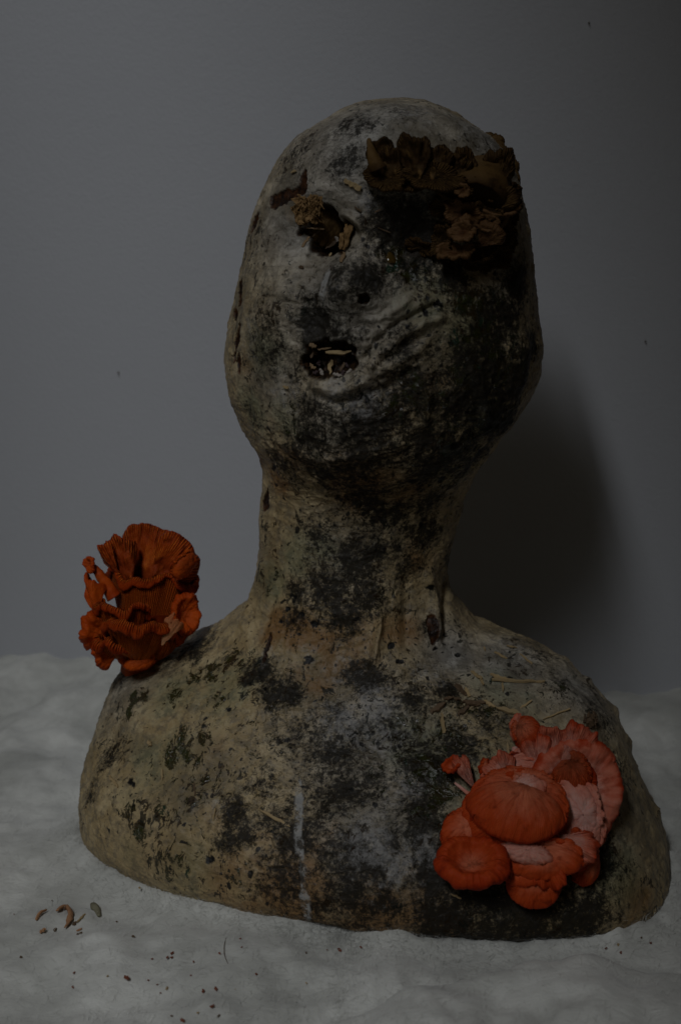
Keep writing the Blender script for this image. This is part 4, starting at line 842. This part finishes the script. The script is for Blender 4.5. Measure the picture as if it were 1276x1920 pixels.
for a in ((962, 1278, 84, 3, 9, 'longest pale splinter on the right shoulder'), (1000, 1279, 40, 2, 6, 'thin end splinter right of the longest one on the shoulder'), (934, 1272, 34, 24, 9, 'splinter crossing the left end of the longest one'), (942, 1290, 26, 84, 5, 'short splinter hanging below the longest one'),
          (893, 1268, 30, 38, 8, 'splinter left of the long pair on the shoulder'), (903, 1280, 18, 60, 6, 'short splinter touching the left one on the shoulder'), (908, 1218, 12, 70, 4, 'topmost tiny splinter on the shoulder slope'), (938, 1232, 28, 24, 6, 'pale splinter high on the shoulder slope'), (985, 1237, 34, 38, 4, 'thin slanting splinter high on the right'),
          (958, 1215, 20, 10, 4, 'faint thin splinter near the shoulder top'), (950, 1333, 44, 14, 12, 'broad pale chip right above the salmon cluster'), (917, 1321, 24, 26, 9, 'pale chip left of the broad one above the cluster'), (875, 1299, 22, 60, 8, 'tan chip beside the dark leaf bits'), (828, 1358, 40, 82, 8, 'upright tan splinter left of the salmon cluster'),
          (1042, 1340, 60, -20, 4, 'thin long twig right above the pink fan'), (985, 1322, 30, -30, 5, 'thin splinter right of the broad chip')):
    chip(*a, group=g2)
g3 = 'dark bark bits above the salmon cluster'
for a in ((822, 1328, 36, -32, 12, 'dark bark bit farthest left under the collar'), (862, 1296, 30, 40, 12, 'brown bark bit topmost near the collar'), (882, 1320, 34, 10, 11, 'brown bark bit in the middle of the strewn ones'), (868, 1335, 28, -35, 11, 'dark bark bit lowest of the strewn ones'), (905, 1318, 30, 6, 7, 'thin bark bit right of the middle one'), (855, 1312, 24, 30, 8, 'small bark bit behind the middle one'), (840, 1310, 20, -10, 7, 'small bark bit near the left one')):
    chip(*a, mat=M_DARKWOOD, group=g3)
chip(516, 1536, 72, 28, 6, 'long thin tan twig on the lower chest beside the white streak', taper=.6)
chip(216, 1466, 34, 58, 8, 'pale splinter on the left side of the torso')
chip(282, 1396, 14, 60, 9, 'small tan flake above the moss patch on the left')
chip(306, 1455, 24, 88, 4, 'thin upright splinter left of the moss patch')
chip(402, 1528, 26, -70, 4, 'thin splinter beside the dark mould on the left chest')
chip(366, 1480, 30, 88, 4, 'thin splinter just under the moss patch', M_DARKWOOD)
chip(852, 1679, 22, 26, 5, 'small pale splinter under the ring shaped mushroom cap')
chip(952, 1405, 26, 84, 5, 'thin straw behind the stem of the top hood', depth_off=.010)
chip(945, 1425, 30, 70, 4, 'straw stuck above the white torn flesh', depth_off=.010)
# seed cone
p, n = hit(1100, 1356); cone = empty('seed_cone', p); tag(cone, 'small brown scaly seed cone on the right shoulder', 'seed cone')
kk = ((p - CAM) @ FW) / FPX
tube('cone_body', cone, M_DARKWOOD, [p + n * .004 + UP * 13 * kk, p + n * .004, p + n * .004 - UP * 14 * kk], [.001, .0036, .0012])
for r in range(4):
    for q in range(5):
        a = q * 1.257 + r * .6; rr = (2.8, 3.7, 3.6, 2.6)[r] * .001; c = p + n * .004 + UP * (9 - r * 6) * kk; dd = RT * math.cos(a) + n * math.sin(a)
        o = sliver('scale', c + dd * rr - p, dd, UP * -1 + dd * .8, .0045, .0032, .0008, M_DARKWOOD, seed=r * 9 + q); o.parent = cone
# amber drop
p, n = hit(733, 484); t = NT('amber_resin'); t.fin((0.085, 0.050, 0.010), 0.10, None, Transmission_Weight=0.3, Coat_Weight=0.5)
ph = np.linspace(0, 2 * math.pi, 24, endpoint=False); V = []
U_ = np.cross(n, UP); U_ /= np.linalg.norm(U_); W_ = np.cross(n, U_)
for i in range(8):
    a = i / 7 * math.pi / 2
    for b in ph: V.append((U_ * math.cos(b) * .0036 + W_ * math.sin(b) * .0048) * math.cos(a) * (1 + .12 * math.sin(3 * b)) + n * (math.sin(a) * .0018 - .0004))
o = mesh_obj('resin_drop', np.array(V), [tuple(f) for f in grid_faces(24, 8, True)] + [tuple(range(7 * 24, 8 * 24))], t.m); o.location = p
tag(o, 'glossy amber drop on the face beside the nose', 'drop')

# on the wadding
def gpt(px, py):
    p = at_z(px, py, 0)
    for _ in range(3): p = at_z(px, py, felt_z(p[0], p[1]))
    return p
def floor_bit(px, py, ln, ang, wpx, label, mat, name='wood_shaving', cat='shaving', group='shavings on the wadding at the left', **k):
    p = gpt(px, py); kk = ((p - CAM) @ FW) / FPX; a = math.radians(-ang)
    dv = np.array([math.cos(a), math.sin(a) * 2.0, 0]); ln2 = ln * kk * np.linalg.norm(dv)
    o = sliver(name, p + np.array([0, 0, .0006]), np.array([0, 0, 1.0]), dv, ln2, wpx * kk * 1.3, wpx * kk * .6, mat, seed=int(px * 3 + py), **k); return tag(o, label, cat, group)
gl = 'shavings on the wadding at the left'
pts = [(108, 1713), (116, 1707), (127, 1708), (133, 1718), (130, 1733), (122, 1745)]
pc = gpt(122, 1722); cs = [gpt(*q) + np.array([0, 0, .0025]) for q in pts]
o = tube('wood_shaving', None, M_CURL, cs, [.0012, .0020, .0024, .0026, .0020, .0008], seed=3, flat=.6); tag(o, 'curled tan hook-shaped shaving on the wadding', 'shaving', gl)
o = tube('wood_shaving', None, M_CURL, [gpt(68, 1728) + [0, 0, .0015], gpt(76, 1718) + [0, 0, .0025], gpt(87, 1711) + [0, 0, .0018]], [.001, .0018, .001], seed=5, flat=.6, npt=16); tag(o, 'short tan curved shaving left of the hook-shaped one', 'shaving', gl)
floor_bit(152, 1724, 18, -58, 4, 'thin yellowish splinter right of the hook-shaped shaving', M_STRAW)
o = tube('seed_husk', None, mat_wood('grey_husk', (0.22, 0.2, 0.13), (0.14, 0.13, 0.08)), [gpt(174, 1698) + [0, 0, .001], gpt(177, 1704) + [0, 0, .002], gpt(182, 1712) + [0, 0, .002], gpt(186, 1720) + [0, 0, .001]], [.0012, .0026, .0026, .001], seed=8, npt=16); tag(o, 'grey oval seed husk farthest right of the shavings', 'husk', gl)
floor_bit(80, 1748, 10, -35, 6, 'brown bit under the left shaving', M_CURL)
floor_bit(104, 1746, 6, -70, 5, 'tiny brown bit under the hook-shaped shaving', M_DARKWOOD)
floor_bit(140, 1734, 7, -60, 5, 'tiny dark bit right of the hook-shaped shaving', M_DARKWOOD)
floor_bit(149, 1745, 10, -30, 3, 'small pinkish bit below the thin splinter', M_CURL)
floor_bit(149, 1752, 10, -25, 3, 'small black bit lowest of the shavings', M_DARKWOOD)
gc = 'crumbs scattered on the wadding in front'
wrd = {0: 'reddish brown', 1: 'dark brown', 2: 'grey'}
crumbs = [(250,1758,6,1,'below the shavings, dark and alone'),(219,1730,4,1,'right of the grey husk'),(323,1789,6,0,'rightmost of the trio at the left front'),(314,1797,5,0,'leftmost of the trio at the left front'),(322,1797,5,0,'lowest of the trio at the left front'),(285,1800,4,0,'just left of the trio'),
 (237,1836,10,0,'largest one at the far left front'),(202,1832,4,2,'left of the largest left one'),(139,1826,4,0,'far left and alone'),(137,1853,5,0,'far left, below the lone one'),(278,1840,4,0,'right of the largest left one'),(295,1848,3,0,'between the left ones and the middle row'),(301,1864,4,0,'in the lower left middle'),
 (313,1855,6,2,'flat one in the lower left middle'),(358,1831,4,0,'above the middle pair'),(381,1860,7,0,'left of the middle pair'),(405,1857,8,0,'right of the middle pair'),(440,1857,5,2,'right of the middle pair and paler'),(398,1889,8,0,'large one near the bottom middle'),(371,1901,5,2,'left of the large bottom one'),(410,1907,6,1,'right of the large bottom one'),
 (343,1916,9,0,'at the very bottom edge'),(322,1907,5,1,'beside the very bottom one'),(412,1790,5,0,'left of the hair'),(453,1778,4,0,'right of the hair, paler'),(450,1762,4,0,'upper right of the hair'),(480,1828,5,0,'middle front and alone'),(574,1789,4,1,'under the front of the bust base'),(637,1784,8,0,'largest one in front of the bust'),(613,1783,3,0,'left of the largest front one'),
 (676,1778,5,0,'right of the largest front one'),(1041,1820,8,0,'alone at the right front'),(900,1845,5,0,'faint one at the centre right'),(740,1756,6,0,'touching the base of the bust'),(1201,1760,4,1,'below the right end of the bust'),(1163,1788,5,0,'near the right end, lower'),(1158,1773,6,2,'near the right end, pale'),(1219,1770,5,0,'farthest right'),(1135,1780,5,0,'left of the right group'),(40,1797,6,1,'far left edge, flat'),(27,1716,3,0,'far upper left'),(98,1690,3,1,'above the hook-shaped shaving'),(262,1667,5,2,'in the hollow near the bust left base'),(363,1805,4,0,'left of the hair, lower'),(574,1845,4,2,'pale in the centre front')]
MATC = {0: M_RED, 1: M_DARKWOOD, 2: M_STRAW}
for i, (x, y, s, c, where) in enumerate(crumbs):
    floor_bit(x, y, s * .95, random.uniform(-60, 60), s * .6, '%s crumb on the wadding, %s' % (wrd[c], where), MATC[c], 'crumb', 'crumb', gc, taper=.7)
o = tube('hair_strand', None, M_DARKWOOD, [gpt(424, 1760) + [0, 0, .0008], gpt(420, 1778) + [0, 0, .0012], gpt(421, 1794) + [0, 0, .0010], gpt(427, 1808) + [0, 0, .0006]], [.00016, .0002, .0002, .00012], ns=5, npt=14)
tag(o, 'single thin dark hair lying on the wadding in front', 'hair')
